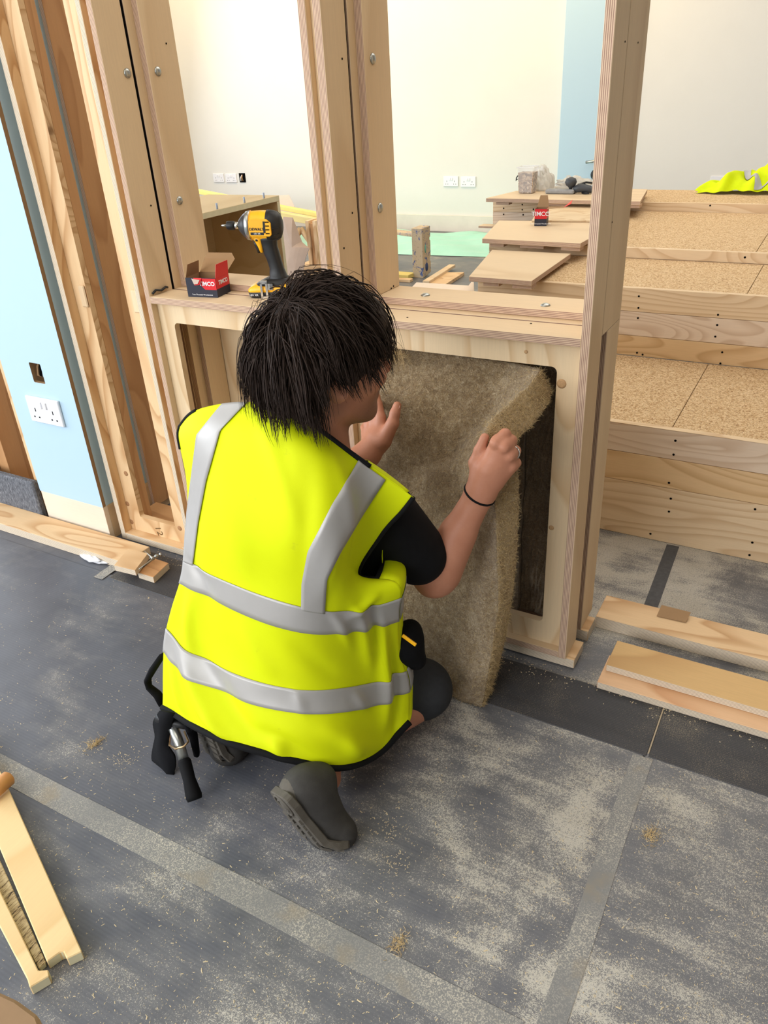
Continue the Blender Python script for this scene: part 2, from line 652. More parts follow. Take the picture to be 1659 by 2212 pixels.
wall_with_windows('wall_left', 'x', -6.5, -4, YW, [(-2.4, 1.2, 0.8, 2.7), (1.9, 6.6, 0.75, 2.75)])
wall_with_windows('wall_front', 'y', -3.4, -6.5, 6.2, [(-4.6, -0.2, 0.9, 2.85)])
for nm, (x0, x1) in (('a', (-7, -1.99)),):
    tag(box('baseboard_back', x0, -2.20, YW - 0.018, YW, 0, 0.145, plain('pale_baseboard', srgb(222, 214, 204), 0.6, 0.2, vscale=8), None, 0.001), kind='structure')

# blue door leaf with a lever handle in the back wall
dr = tag(box('door_1', atY(1203, 400, YW - 0.04).x, atY(1345, 300, YW).x, YW - 0.045, YW, 0.0, 2.3, M_blue, None, 0.002), kind='structure')
hp = atY(1288, 347, YW - 0.09)
tube('door_handle', [hp + Vector((0.03, 0.05, 0.0)), hp + Vector((0.03, 0, 0.0)), hp + Vector((-0.02, -0.0, -0.004)), hp + Vector((-0.085, 0, -0.012))], [0.012, 0.012, 0.010, 0.012], M_steel, dr, 8)
lk = atY(1286, 378, YW - 0.06)
lathe('door_stop', [(0, 0.03), (0.02, 0.05), (0.05, 0.05), (0.07, 0.03)], M_black, dr, 14, Matrix.Translation(lk) @ Matrix.Rotation(math.pi / 2, 4, 'Z'))


def socket(center, yf, w, h, label, tiny=True, sw=True):
    """double wall socket, face towards -y"""
    cx, cz = center
    t = thing('wall_socket', label, 'socket', 'wall sockets', (0, 0, 0))
    box('face_plate', cx - w / 2, cx + w / 2, yf - 0.009, yf, cz - h / 2, cz + h / 2, M_white, t, 0.002)
    for s in (-1, 1):
        bx = cx + s * w * 0.27
        box('earth_slot', bx - 0.002, bx + 0.002, yf - 0.0094, yf - 0.008, cz - 0.006, cz + 0.006, M_void, t, 0)
        for q in (-1, 1):
            box('pin_slot', bx + q * 0.011 - 0.003, bx + q * 0.011 + 0.003, yf - 0.0094, yf - 0.008, cz - 0.026, cz - 0.021, M_void, t, 0)
        if sw:
            bx = cx + s * 0.011
            box('rocker_switch', bx - 0.008, bx + 0.008, yf - 0.0135, yf - 0.008, cz + 0.008, cz + 0.030, M_white, t, 0.0015)
    return t


def cpx(a, b, Y):
    p, q = atY(*a, Y), atY(*b, Y)
    return ((p.x + q.x) / 2, (p.z + q.z) / 2)


socket(cpx((959, 381), (990, 402), YW), YW, 0.147, 0.087, 'left white double socket of the pair on the back wall above the green sheet')
socket(cpx((996, 382), (1028, 403), YW), YW, 0.147, 0.087, 'right white double socket of the pair on the back wall above the green sheet')
socket(cpx((462, 376), (484, 392), YW), YW, 0.147, 0.087, 'white double socket furthest left on the warm back wall')
socket(cpx((488, 376), (512, 393), YW), YW, 0.147, 0.087, 'white double socket between its twin and the open back box')
p = atY(1556, 393, YW)
socket((p.x, p.z), YW, 0.147, 0.087, 'white double socket on the back wall half hidden behind the folded vest', sw=False)
c0, c1 = cpx((517, 377), (531, 391), YW)
t = thing('open_back_box', 'open socket back box with wires right of the two left wall sockets', 'back box')
box('box_recess', c0 - 0.04, c0 + 0.04, YW - 0.006, YW, c1 - 0.045, c1 + 0.045, M_void, t, 0.001)
for q in range(3):
    tube('wire', [(c0 - 0.02 + q * 0.015, YW - 0.008, c1 - 0.03), (c0 - 0.012 + q * 0.01, YW - 0.02, c1), (c0 + 0.005, YW - 0.008, c1 + 0.03)], 0.005, M_card if q else M_white, t, 6)

# ================================================================== PARTITION
Y1 = 1.427            # front edges of the front cassettes
YP = 1.447            # face of the recessed front panels
ZT = 2.35
EX, EY, EZ = M_edge['x'], M_edge['y'], M_edge['z']


def cassette_front(label, xl0, xl1, xr0, xr1, hx0, hx1):
    t = thing('wall_cassette', label, 'wall frame', 'front plywood cassettes')
    for (a, b) in ((xl0, xl1), (xr0, xr1)):
        box('side_board', a, b, Y1, 1.512, 0.0305, ZT, M_ply['z'], t, 0.0008, EX, 'x')
    box('bottom_board', xl1, xr0, Y1, 1.512, 0.0305, 0.048, M_ply['x'], t, 0.0008, EZ, 'z')
    sl = box('sill_board', xl1, xr0, Y1, 1.512, 0.790, 0.807, M_ply['x'], t, 0.0008, EZ, 'z')
    box('top_board', xl1, xr0, Y1, 1.512, ZT - 0.018, ZT, M_ply['x'], t, 0.0008, EZ, 'z')
    panel_hole('front_panel', xl1 + 0.0005, xr0 - 0.0005, 0.0485, 0.7895, hx0, hx1, 0.107, 0.739, YP, YP + 0.018, M_plyp, M_ply['x'], t)
    return t


cl = cassette_front('left front plywood cassette whose sill carries the drill and red box', -1.532, -1.516, -0.979, -0.962, -1.468, -1.035)
cr = cassette_front('right front plywood cassette with opening being filled with insulation', -0.946, -0.928, -0.397, -0.379, -0.872, -0.446)


def cassette_rear(label, xl0, xl1, xr0, xr1, group):
    t = thing('wall_cassette', label, 'wall frame', group)
    box('side_board', xl0, xl1, 1.5205, 1.6505, 0.0305, ZT, M_ply['z'], t, 0.0008, EX, 'x')
    box('side_board', xr0, xr1, 1.5155, 1.6505, 0.79, ZT, M_ply['z'], t, 0.0008, EX, 'x')
    box('side_board', xr0, xr1, 1.5535, 1.6505, 0.0305, 0.789, M_ply['z'], t, 0.0008, EX, 'x')
    box('bottom_board', xl1, xr0, 1.5535, 1.6505, 0.0305, 0.048, M_ply['x'], t, 0.0008, EZ, 'z')
    box('rail_board', xl1, xr0, 1.5205, 1.6505, 0.789, 0.807, M_ply['x'], t, 0.0008, EZ, 'z')
    box('liner_board', xl1, xl1 + 0.018, 1.5455, 1.652, 0.8245, ZT, M_ply['z'], t, 0.0008, EX, 'x')
    box('upper_sill', xl1, xr0, 1.5455, 1.652, 0.8075, 0.824, M_ply['x'], t, 0.0008, EZ, 'z')
    box('back_panel', xl1, xr0, 1.628, 1.6495, 0.0485, 0.7885, M_plyp, t, 0.0005)
    return t


rl = cassette_rear('left rear plywood cassette behind the red box and drill', -1.5315, -1.5155, -0.979, -0.962, 'rear plywood cassettes')
rr = cassette_rear('right rear plywood cassette with the stepped sill in front of the ply steps', -0.9455, -0.9275, -0.397, -0.379, 'rear plywood cassettes')
# black strips stand in for shade in the gap between front and rear cassettes
for (par, x) in ((rl, -1.530), (rr, -0.944), (rr, -0.395)):
    box('gap_shade', x, x + 0.012, 1.5122, 1.5203 if x < -0.9 else 1.5153, 0.807, ZT, M_void, par, 0)
box('gap_shade', -0.394, -0.381, 1.5122, 1.5185, 0.775, 0.792, M_void, rr, 0)
box('stud_filler', -0.9618, -0.9462, 1.444, 1.51, 0.031, ZT, M_ply['z'], cr, 0.0005)
box('stud_filler', -0.9618, -0.9462, 1.522, 1.65, 0.031, ZT, M_ply['z'], rr, 0.0005)
# inner uprights seen through the left opening
box('inner_upright', -1.5155, -1.4975, 1.522, 1.56, 0.05, 0.787, M_ply['z'], rl, 0.0005, EX, 'x')
box('inner_upright', -1.4970, -1.480, 1.552, 1.626, 0.05, 0.787, M_ply['z'], rl, 0.0005, EX, 'x')
for px, py in ((275, 158),):
    bolt(atX(px, py, -1.5158), (1, 0, 0), cl)
for px, py in ((341, 154), (388, 433)):
    bolt(atX(px, py, -1.4972), (1, 0, 0), rl)
for px, py in ((805, 127), (821, 449)):
    bolt(atX(px, py, -0.9092), (1, 0, 0), rr)
for px, py in ((919, 638), (1178, 660)):
    bolt(atZ(px, py, 0.8242), (0, 0, 1), rr)
for px, py in ((739, 127), (761, 460), (743, 536)):
    hole(atX(px, py, -0.9277), (1, 0, 0), cr)
for px, py in ((326, 444), (359, 94)):
    hole(atX(px, py, -1.5157 if px < 350 else -1.4972), (1, 0, 0), cl)
for px, py in ((1350, 90), (1378, 92), (1322, 480)):
    hole(atX(px, py, -0.3788), (1, 0, 0), cr, 0.0016)
for px, py in ((845, 623), (850, 618)):
    hole(atX(px, py, -0.9092), (1, 0, 0), rr)
for px, py in ((880, 686), (1147, 699)):
    hole(atZ(px, py, 0.8072), (0, 0, 1), cr)
lb = atX(346, 628, -1.5157)
tube('cable_clip', [lb + Vector((0.002, -0.03, -0.001)), lb + Vector((0.004, -0.018, 0.006)), lb + Vector((0.004, 0.0, 0.001)), lb + Vector((0.004, 0.018, 0.006)), lb + Vector((0.002, 0.026, 0.003))], 0.003, M_black, cl, 6)
for (px, py, r_) in ((1213, 829, 0.010), (1191, 1140, 0.006), (1136, 760, 0.004)):
    lathe('knot', [(0, r_), (0.0003, r_), (0.0004, r_ * 0.5), (0.0004, 0.0005)], plain('knot_tan', srgb(190, 152, 110), 0.7, 0.2, var=0.3, vscale=400), cr, 14, Matrix.Translation(atY(px, py, YP - 0.0001)) @ Matrix.Rotation(-math.pi / 2, 4, 'Z'))
# base plates under the two rows
tag(box('base_plate', -1.60, -0.359, 1.434, 1.5105, 0.0046, 0.030, M_pine['x'], None, 0.001, M_edgel['z'], 'z'),
    'pale plywood base plate under the front cassettes', 'base plate')
tag(box('base_plate', -1.60, -0.361, 1.554, 1.6185, 0.0, 0.030, M_pine['x'], None, 0.001, M_edgel['z'], 'z'),
    'pale plywood base plate under the rear cassettes', 'base plate')
p = atZ(1350, 1300, .033)
tag(box('floor_plate', -0.3605, 1.5, 1.6195, 1.722, 0.0, 0.034, M_pine['x'], None, 0.0012, M_edgel['z'], 'z'),
    'long pale floor plate running right behind the two loose boards', 'floor plate')
tag(box('floor_plate', -3.4, -1.695, 1.290, 1.392, 0.0, 0.030, M_pine['x'], None, 0.0012, M_edgel['z'], 'z'),
    'long pine floor plate below the blue column', 'floor plate')

# ---- tall narrow frame marked 12 at the left
nf = thing('wall_cassette', 'tall narrow pine cassette marked 12 beside the blue column', 'wall frame')
YN = 1.458
box('side_board', -1.858, -1.838, Y1 + 0.001, 1.512, 0.002, ZT, M_pine['z'], nf, 0.0008, M_edgel['x'], 'x')
box('side_board', -1.566, -1.551, Y1 + 0.001, 1.512, 0.002, ZT, M_pine['z'], nf, 0.0008, M_edgel['x'], 'x')
box('bottom_board', -1.838, -1.566, Y1 + 0.001, 1.512, 0.002, 0.026, M_pine['x'], nf, 0.0008, M_edgel['z'], 'z')
panel_hole('front_panel', -1.8375, -1.5665, 0.0265, ZT, atY(37, 0, YN).x, atY(135, 0, YN).x, 0.082, ZT - 0.1, YN, YN + 0.018, M_pine['z'], M_pine['x'], nf, 0.004)
xo = atY(37, 0, YN).x
box('inner_stud', xo - 0.03, xo - 0.0005, YN + 0.019, YN + 0.05, 0.03, ZT, M_pineo['z'], nf, 0.001, M_edge['y'], 'x')
box('rear_stud', atY(70, 0, 1.6).x, atY(90, 0, 1.6).x, 1.60, 1.80, 0.03, ZT, M_pineo['z'], nf, 0.001, M_edge['x'], 'x')
box('sole_board', -1.86, -1.56, 1.515, 1.598, 0.0, 0.05, M_pineo['x'], nf, 0.001)
for (px, py, side) in ((186, 640, -1), (285, 650, 1)):
    q = atY(px, py, YN)
    xa = -1.800 if side < 0 else -1.600
    box('catch_plate', xa - 0.012, xa + 0.012, YN - 0.006, YN - 0.0003, q.z - 0.03, q.z + 0.03, M_ply['z'], nf, 0.003)
m = frame_m(atY(345, 1146, YN - 0.0004), (0, 0, -1), (1, 0, 0.0))
text('number_mark', '12', 0.036, plain('pencil_brown', srgb(112, 86, 56), 0.8, 0.1), frame_m(atY(343, 1147, YN - 0.0004), (0.25, 0, -1), (1, 0, 0.25)), nf, 0.0002)
for px, py in ((272, 1023), (275, 1088), (284, 1127), (388, 1141)):
    q = atY(px, py, YN - 0.0003)
    lathe('knot', [(0, 0.0085), (0.0003, 0.0085), (0.0004, 0.004), (0.0004, 0.0005)], plain('knot_brown', srgb(166, 124, 88), 0.7, 0.2, var=0.3, vscale=300), nf, 12, Matrix.Translation(q) @ Matrix.Rotation(-math.pi / 2, 4, 'Z'))
# filler between frame 12 and the left cassette
box('packer', -1.5505, -1.5325, 1.452, 1.512, 0.031, ZT, M_pineo['z'], nf, 0.0005)

# ---- blue column
XC0, XC1, YC = -2.183, -1.884, 1.404
h0, h1 = atY(57, 779, YC), atY(102, 833, YC)
wl = panel_hole('wall_column', XC0, XC1, 0.120, 2.6, h0.x + 0.008, h1.x - 0.006, h1.z + 0.004, h0.z - 0.004, YC, YC + 0.0125, M_blue, M_card, None, 0.004)
tag(wl, kind='structure')
box('return_board', XC1 - 0.0125, XC1, YC + 0.0126, 1.80, 0.120, 2.6, M_blue, wl, 0.0004)
box('back_board', XC0, XC1 - 0.013, 1.79, 1.80, 0.12, 2.6, M_blue, wl, 0)
bb = tag(box('baseboard_left', XC0 + 0.004, XC1, YC, YC + 0.018, 0.0, 0.1195, wood('pale_skirting', srgb(236, 220, 200), srgb(216, 190, 164), 'x', 5, 4, 0.3, knots=False, seed=9), None, 0.0006), kind='structure')
box('baseboard_return', XC1 - 0.018, XC1, YC + 0.0185, 1.80, 0.0, 0.1195, M_ply['y'], bb, 0.0006)
t = thing('cut_out_wiring', 'ragged square cut-out with loose wires in the blue column above the socket', 'wiring')
hc = (h0 + h1) / 2
box('back_box', h0.x - 0.004, h1.x + 0.006, YC + 0.06, YC + 0.065, h1.z - 0.01, h0.z + 0.01, M_void, t, 0)
for q in range(5):
    a = -0.025 + q * 0.012
    tube('wire', [hc + Vector((a, 0.05, 0.035)), hc + Vector((a + 0.01, 0.02, 0.012)), hc + Vector((a + 0.006, 0.016, -0.012)), hc + Vector((a * 0.5 + 0.01, 0.045, -0.033))], 0.0045, (M_card, M_void, M_steel, M_cardp, M_void)[q], t, 6)
sA, sB, sC, sD = atY(58, 853, YC), atY(130, 865, YC), atY(143, 920, YC), atY(72, 908, YC)
sc_ = (sA + sB + sC + sD) / 4
ts = socket((sc_.x, sc_.z), YC - 0.0002, 0.147, 0.084, 'white double socket on the blue column below the cut-out', False)
# ---- stud frame at the far left of the column
t = thing('stud_frame', 'open pine stud frame left of the blue column', 'wall frame')
box('stud', -2.222, -2.186, 1.42, 1.47, 0.035, 2.4, M_pine['z'], t, 0.001)
box('stud', -2.300, -2.262, 1.50, 1.60, 0.035, 2.4, wood('grey_stud', srgb(190, 172, 160), srgb(150, 128, 110), 'z', 8, 6, 0.3, knots=False), t, 0.001)
box('stud', -2.255, -2.2235, 1.475, 1.60, 0.035, 2.4, M_pineo['z'], t, 0.001)
box('stud', -2.46, -2.41, 1.46, 1.58, 0.035, 2.4, M_pineo['z'], t, 0.001)
box('stud', -2.60, -2.463, 1.44, 1.475, 0.035, 2.4, M_pine['z'], t, 0.001)
box('sole_plate', -3.2, -2.187, 1.43, 1.62, 0.0, 0.034, M_pine['x'], t, 0.001)
fp = atZ(85, 1128, 0.0)
def make_felt():
    t = NT('grey_felt')
    co = t.co()
    a = t.noise(t.co((1, 1, 0.4)), 160, 4, 0.7)
    t.bump(a, 0.8, 0.004)
    return t.out(t.ramp(a, [(0.3, srgb(70, 72, 78)), (0.6, srgb(120, 122, 128)), (0.75, srgb(168, 170, 174))]), 0.95, 0.1)
fe = box('felt_block', -2.62, -2.2, 1.393, 1.419, 0.001, 0.150, make_felt(), None, 0.006)
tag(fe, 'grey felt insulation strip standing behind the left floor plate', 'felt strip')

# ================================================================== RAKED STEPS (right)
TI = [(2.109, 0.0, 0.361), (2.727, 0.361, 0.598), (3.204, 0.598, 0.638), (4.12, 0.638, 0.678)]
XS1 = 2.6
steps = thing('raked_platform', 'raked timber platform with chipboard treads and spruce risers', 'platform')
rv = [[0.0, 0.181, 0.273, 0.361], [0.361, 0.433, 0.517, 0.598], [0.52, 0.598, 0.638], [0.556, 0.618, 0.678]]
XL = [-0.96, -1.165, -1.318, -1.675]
pk = 0
for i, (Y, zb, zt) in enumerate(TI):
    for k in range(len(rv[i]) - 1):
        x0 = XL[i] if i else -0.90
        b = box('riser_plank', x0, XS1, Y, Y + 0.022, rv[i][k] + 0.0006, rv[i][k + 1] - 0.0006, M_plank[(pk + i) % 3], steps, 0.0012)
        pk += 1
    yb = TI[i + 1][0] if i < 3 else 4.58
    x0 = XL[i] if i else -0.90
    jx = [x0 + 0.0]
    if i == 0: js = [-0.315]
    elif i == 1: js = [-0.962, -0.235]
    elif i == 2: js = [-0.95, -0.27]
    else: js = [-1.0, -0.15]
    edges = [x0] + js + [XS1]
    ys = [(Y + 0.0225, yb)] if i != 2 else [(Y + 0.0225, 3.69), (3.692, yb)]
    for (ya, yc) in ys:
        for a, b in zip(edges[:-1], edges[1:]):
            box('tread_board', a + 0.001, b - 0.001, ya, yc - 0.001, zt - 0.022, zt - 0.0003, M_chip, steps, 0.0008)
box('tread_edge', -0.90, XS1, 2.1085, 2.131, 0.3612, 0.3622, M_plank[0], steps, 0)
# screws on the riser planks
sx = [(1443, 1220), (0, 0)]
for (px, py, Y) in ((1380, 640, 2.727), (1379, 665, 2.727), (1551, 680, 2.727), (1549, 702, 2.727), (1378, 687, 2.727), (1376, 762, 2.727), (1388, 766, 2.727), (1556, 785, 2.727), (1545, 727, 2.727), (1560, 761, 2.727),
                    (1459, 952, 2.109), (1455, 982, 2.109), (1445, 1043, 2.109), (1449, 1077, 2.109), (1445, 1105, 2.109), (1405, 1153, 2.109), (1619, 1199, 2.109), (1625, 1172, 2.109), (1631, 1100, 2.109),
                    (1534, 444, 4.12), (1609, 556, 3.204), (1128, 453, 4.12), (1128, 442, 4.12), (1152, 452, 4.12), (1088, 450, 4.12), (1088, 463, 4.12), (1130, 464, 4.12)):
    hole(atY(px, py, Y - 0.0008), (0, -1, 0), steps, 0.0035 if Y < 3 else 0.004, 'screw')
# plywood step boards fanning over the left end
PB = []


def stepboard(label, pts, z, thick=0.018, cleats=()):
    t = thing('step_board', label, 'step board', 'loose plywood step boards')
    prism('board', pts, z - thick, z, M_ply['x'], t, 0.001, None, M_edge['z'])
    for (x0, x1, y0) in cleats:
        box('cleat', x0, x1, y0, y0 + 0.05, z - thick - 0.0145, z - thick - 0.0003, M_ply['x'], t, 0.0008, M_edge['z'], 'z')
    return t


c4 = lambda a, b: (820 + a / 3.318, 300 + b / 3.318)
z1 = 0.634
q = [atZ(*c4(a, b), z1) for a, b in ((640, 985), (1090, 1018), (1370, 822), (805, 795))]
stepboard('lowest pale plywood step board with slanted left end', [(p.x, p.y) for p in q], z1, cleats=((q[0].x + 0.05, q[0].x + 0.11, q[0].y + 0.012), (q[1].x - 0.075, q[1].x - 0.004, q[1].y + 0.012)))
z2 = 0.672
q = [atZ(*c4(a, b), z2) for a, b in ((735, 715), (1440, 748), (1640, 640), (1660, 590), (855, 585))]
stepboard('middle plywood step board carrying the small red box', [(p.x, p.y) for p in q], z2, cleats=((q[0].x + 0.03, q[0].x + 0.09, q[0].y + 0.012), (q[0].x + 0.16, q[0].x + 0.26, q[0].y + 0.012), (q[1].x - 0.08, q[1].x - 0.004, q[1].y + 0.012)))
z2b = 0.676
q = [atZ(*c4(a, b), z2b) for a, b in ((1090, 590), (1640, 592), (1700, 488), (1160, 480))]
tag(prism('step_board', [(p.x, p.y) for p in q], z2b + 0.0005 - 0.0035, z2b + 0.004, M_plyp, None, 0.0008), 'pale thin plywood sheet behind the small red box', 'step board', 'loose plywood step boards')
z3 = 0.714
q = [atZ(*c4(a, b), z3) for a, b in ((762, 425), (1870, 447), (1920, 360), (1500, 352), (980, 372))]
stepboard('topmost plywood step board carrying the tub of screws', [(p.x, p.y) for p in q], z3, cleats=((q[0].x + 0.05, q[0].x + 0.12, q[0].y + 0.012), (q[0].x + 0.32, q[0].x + 0.42, q[0].y + 0.012), (q[1].x - 0.1, q[1].x - 0.004, q[1].y + 0.012)))
lp = atY(*c4(795, 607), 4.10)
tag(box('shelf_lip', lp.x - 0.05, lp.x + 0.10, 4.05, 4.119, 0.545, 0.555, M_ply['x'], None, 0.0008, M_edge['z'], 'z'), 'short plywood lip low at the left end of the top riser', 'batten')

# ================================================================== INSULATION
def make_wool(name, a, b, c_, k=1.0):
    t = NT(name)
    co = t.co()
    f1 = t.noise(t.co((1, 1, 1)), 34, 6, 0.7, 1.2)
    f2 = t.noise(t.co((1, 1, 1)), 150, 4, 0.75, 2.0)
    f3 = t.noise(co, 5, 3, 0.6)
    m_ = t.math('ADD', t.math('MULTIPLY', f2, 0.62), t.math('MULTIPLY', f1, 0.38))
    c = t.ramp(m_, [(0.36, a), (0.50, b), (0.65, c_)])
    c = t.mix(t.math('MULTIPLY', t.ramp(f3, [(0.4, (0, 0, 0)), (0.65, (1, 1, 1))]), 0.35), c, tuple(v * 0.8 for v in a))
    t.bump(m_, 0.9, 0.008 * k)
    t.b.inputs['Sheen Weight'].default_value = 0.25
    return t.out(c, 0.95, 0.1)


M_wool = make_wool('hemp_insulation', srgb(112, 86, 54), srgb(174, 147, 108), srgb(226, 206, 172), 1.3)
M_woole = make_wool('hemp_insulation_cut', srgb(146, 112, 68), srgb(212, 180, 130), srgb(240, 220, 180), 1.6)
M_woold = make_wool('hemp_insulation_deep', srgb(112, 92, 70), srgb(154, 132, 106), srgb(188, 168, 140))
M_fib = plain('straw_fibre', srgb(204, 178, 132), 0.8, 0.2, var=0.25, vscale=200)

SLAB = [[(826, 748, 1.482), (955, 762, 1.484), (1075, 780, 1.486), (1128, 788, 1.470), (1168, 796, 1.440)],
        [(818, 858, 1.445), (945, 868, 1.452), (1045, 882, 1.462), (1082, 884, 1.432), (1112, 866, 1.350)],
        [(800, 945, 1.415), (920, 958, 1.420), (1000, 965, 1.405), (1032, 955, 1.340), (1051, 930, 1.240)],
        [(784, 1050, 1.382), (895, 1062, 1.380), (970, 1060, 1.345), (1020, 1050, 1.285), (1064, 1032, 1.232)],
        [(776, 1150, 1.345), (890, 1160, 1.335), (970, 1155, 1.300), (1022, 1150, 1.262), (1073, 1140, 1.228)],
        [(790, 1280, 1.300), (890, 1290, 1.285), (970, 1290, 1.258), (1022, 1290, 1.240), (1073, 1290, 1.224)],
        [(820, 1400, 1.255), (900, 1412, 1.245), (975, 1420, 1.232), (1020, 1420, 1.226), (1060, 1420, 1.220)]]
rows = [[atY(*q) for q in r] for r in SLAB]
rows.append([atZ(px, py, 0.0055) for px, py in ((868, 1470), (915, 1486), (965, 1502), (1003, 1516), (1040, 1528))])
SC3 = np.array([[tuple(p) for p in r] for r in rows])


def crom(P, t):
    n = len(P)
    i = np.clip(np.floor(t).astype(int), 0, n - 2)
    f = (t - i).reshape(-1, *([1] * (P.ndim - 1)))
    p1, p2 = P[i], P[i + 1]
    p0 = np.where((i > 0).reshape(f.shape), P[np.maximum(i - 1, 0)], 2 * p1 - p2)
    p3 = np.where((i < n - 2).reshape(f.shape), P[np.minimum(i + 2, n - 1)], 2 * p2 - p1)
    return 0.5 * (2 * p1 + (p2 - p0) * f + (2 * p0 - 5 * p1 + 4 * p2 - p3) * f ** 2 + (-p0 + 3 * p1 - 3 * p2 + p3) * f ** 3)


nv_, nu_ = 110, 64
A = crom(SC3, np.linspace(0, 7, nv_))
A = np.swapaxes(crom(np.swapaxes(A, 0, 1), np.linspace(0, 4, nu_)), 0, 1)
rs = np.random.RandomState(11)
Uq, Vq = np.meshgrid(np.linspace(0, 1, nu_), np.linspace(0, 1, nv_))
nn = np.cross(np.gradient(A, axis=0), np.gradient(A, axis=1))
nn /= np.linalg.norm(nn, axis=-1, keepdims=True)
if nn[60, 30] @ np.array((0, -1, 0)) < 0: nn = -nn
d = np.zeros_like(Uq)
for q in range(40):
    a, b, p = rs.uniform(-26, 26), rs.uniform(-40, 40), rs.uniform(0, 6.28)
    d += 0.0007 * np.sin(a * Uq + b * Vq + p)
# long soft creases running from the hand down to the left
for (u0, v0, u1, v1, w, am) in ((0.95, 0.36, 0.35, 0.62, .035, .010), (0.85, 0.40, 0.15, 0.58, .04, -.012), (0.75, 0.30, 0.10, 0.45, .035, .008), (0.9, 0.46, 0.55, 0.70, .04, -.010), (0.72, 0.20, 0.55, 0.42, .035, -.008)):
    du, dv = u1 - u0, v1 - v0
    t_ = np.clip(((Uq - u0) * du + (Vq - v0) * dv) / (du * du + dv * dv), 0, 1)
    dist = np.hypot(Uq - u0 - t_ * du, Vq - v0 - t_ * dv)
    d += am * np.exp(-(dist / w) ** 2) * np.sin(np.pi * t_)
Fr = A + nn * d[..., None]
# a constant 55 mm thickness behind the face, kept off the floor
smn = nn.copy()
for _ in range(25):
    smn[1:-1] = (smn[:-2] + smn[1:-1] * 2 + smn[2:]) / 4
    smn[:, 1:-1] = (smn[:, :-2] + smn[:, 1:-1] * 2 + smn[:, 2:]) / 4
smn /= np.linalg.norm(smn, axis=-1, keepdims=True)
Bk = A - smn * 0.058 + (rs.rand(nv_, nu_, 1) - 0.5) * 0.002
Bk[..., 2] = np.maximum(Bk[..., 2], 0.0055)
slab = thing('insulation_slab', 'hairy brown hemp insulation slab bent in the hands of the kneeling person', 'insulation')


def sheet(name, Ga, mat, flip=False):
    n1, n2 = Ga.shape[:2]
    idx = np.arange(n1 * n2).reshape(n1, n2)
    q = np.stack([idx[:-1, :-1], idx[1:, :-1], idx[1:, 1:], idx[:-1, 1:]], -1).reshape(-1, 4)
    return Ga.reshape(-1, 3), (q[:, ::-1] if flip else q)


# slab as one closed mesh: face material in front and behind, cut material round the edges
def closed_slab():
    n1, n2 = nv_, nu_
    K = 6
    layers = []
    idx = np.arange(n1 * n2).reshape(n1, n2)
    V = [Fr.reshape(-1, 3), Bk.reshape(-1, 3)]
    qf = np.stack([idx[:-1, :-1], idx[1:, :-1], idx[1:, 1:], idx[:-1, 1:]], -1).reshape(-1, 4)
    Q = [qf, qf[:, ::-1] + n1 * n2]
    mi = [np.zeros(len(qf), int), np.zeros(len(qf), int)]
    base = 2 * n1 * n2
    def rim(line_idx):
        nonlocal base
        fa, ba = Fr.reshape(-1, 3)[line_idx], Bk.reshape(-1, 3)[line_idx]
        prev = line_idx
        m = len(line_idx)
        dirs = None
        for k in range(1, K):
            w = k / K
            P_ = fa * (1 - w) + ba * w
            P_ = P_ + (rs.rand(m, 3) - 0.5) * 0.003
            V.append(P_)
            cur = np.arange(base, base + m)
            base += m
            Q.append(np.stack([prev[:-1], prev[1:], cur[1:], cur[:-1]], 1)); mi.append(np.ones(m - 1, int))
            prev = cur
        Q.append(np.stack([prev[:-1], prev[1:], line_idx[1:] + n1 * n2, line_idx[:-1] + n1 * n2], 1)); mi.append(np.ones(m - 1, int))
    rim(idx[:, -1]); rim(idx[::-1, 0]); rim(idx[0, ::-1][::-1][::-1]); rim(idx[-1, :])
    V = np.concatenate(V); Q = np.concatenate(Q); mi = np.concatenate(mi)
    o = npmesh('slab', V, Q, [M_wool, M_woole], slab)
    o.data.polygons.foreach_set('material_index', mi.astype(np.int32))
    bm = bmesh.new(); bm.from_mesh(o.data); bmesh.ops.recalc_face_normals(bm, faces=bm.faces); bm.to_mesh(o.data); bm.free()
    return o


slabm = closed_slab()


def fibres(name, samples, parent, rng, lmin=0.005, lmax=0.014, r=0.00032):
    V, F = [], []
    for (p, n) in samples:
        L = rng.uniform(lmin, lmax)
        t = (Vector(n) * rng.uniform(0.1, 0.9) + Vector((rng.gauss(0, 1), rng.gauss(0, 1), rng.gauss(0, 1))) * 0.7).normalized()
        t2 = (t + Vector((rng.gauss(0, .5), rng.gauss(0, .5), rng.gauss(0, .5)))).normalized()
        a = t.orthogonal().normalized() * r
        b = t.cross(a.normalized()) * r
        m_ = p + t * L * 0.5
        e = m_ + t2 * L * 0.5
        o = len(V)
        V += [p + a, p - a * 0.5 + b, p - a * 0.5 - b, m_ + a * 0.8, m_ - a * 0.4 + b * 0.8, m_ - a * 0.4 - b * 0.8, e]
        F += [(o, o + 1, o + 4, o + 3), (o + 1, o + 2, o + 5, o + 4), (o + 2, o, o + 3, o + 5), (o + 3, o + 4, o + 6), (o + 4, o + 5, o + 6), (o + 5, o + 3, o + 6)]
    ob = mesh(name, V, F, M_fib, parent, False)
    ob['kind'] = 'stuff'
    return ob


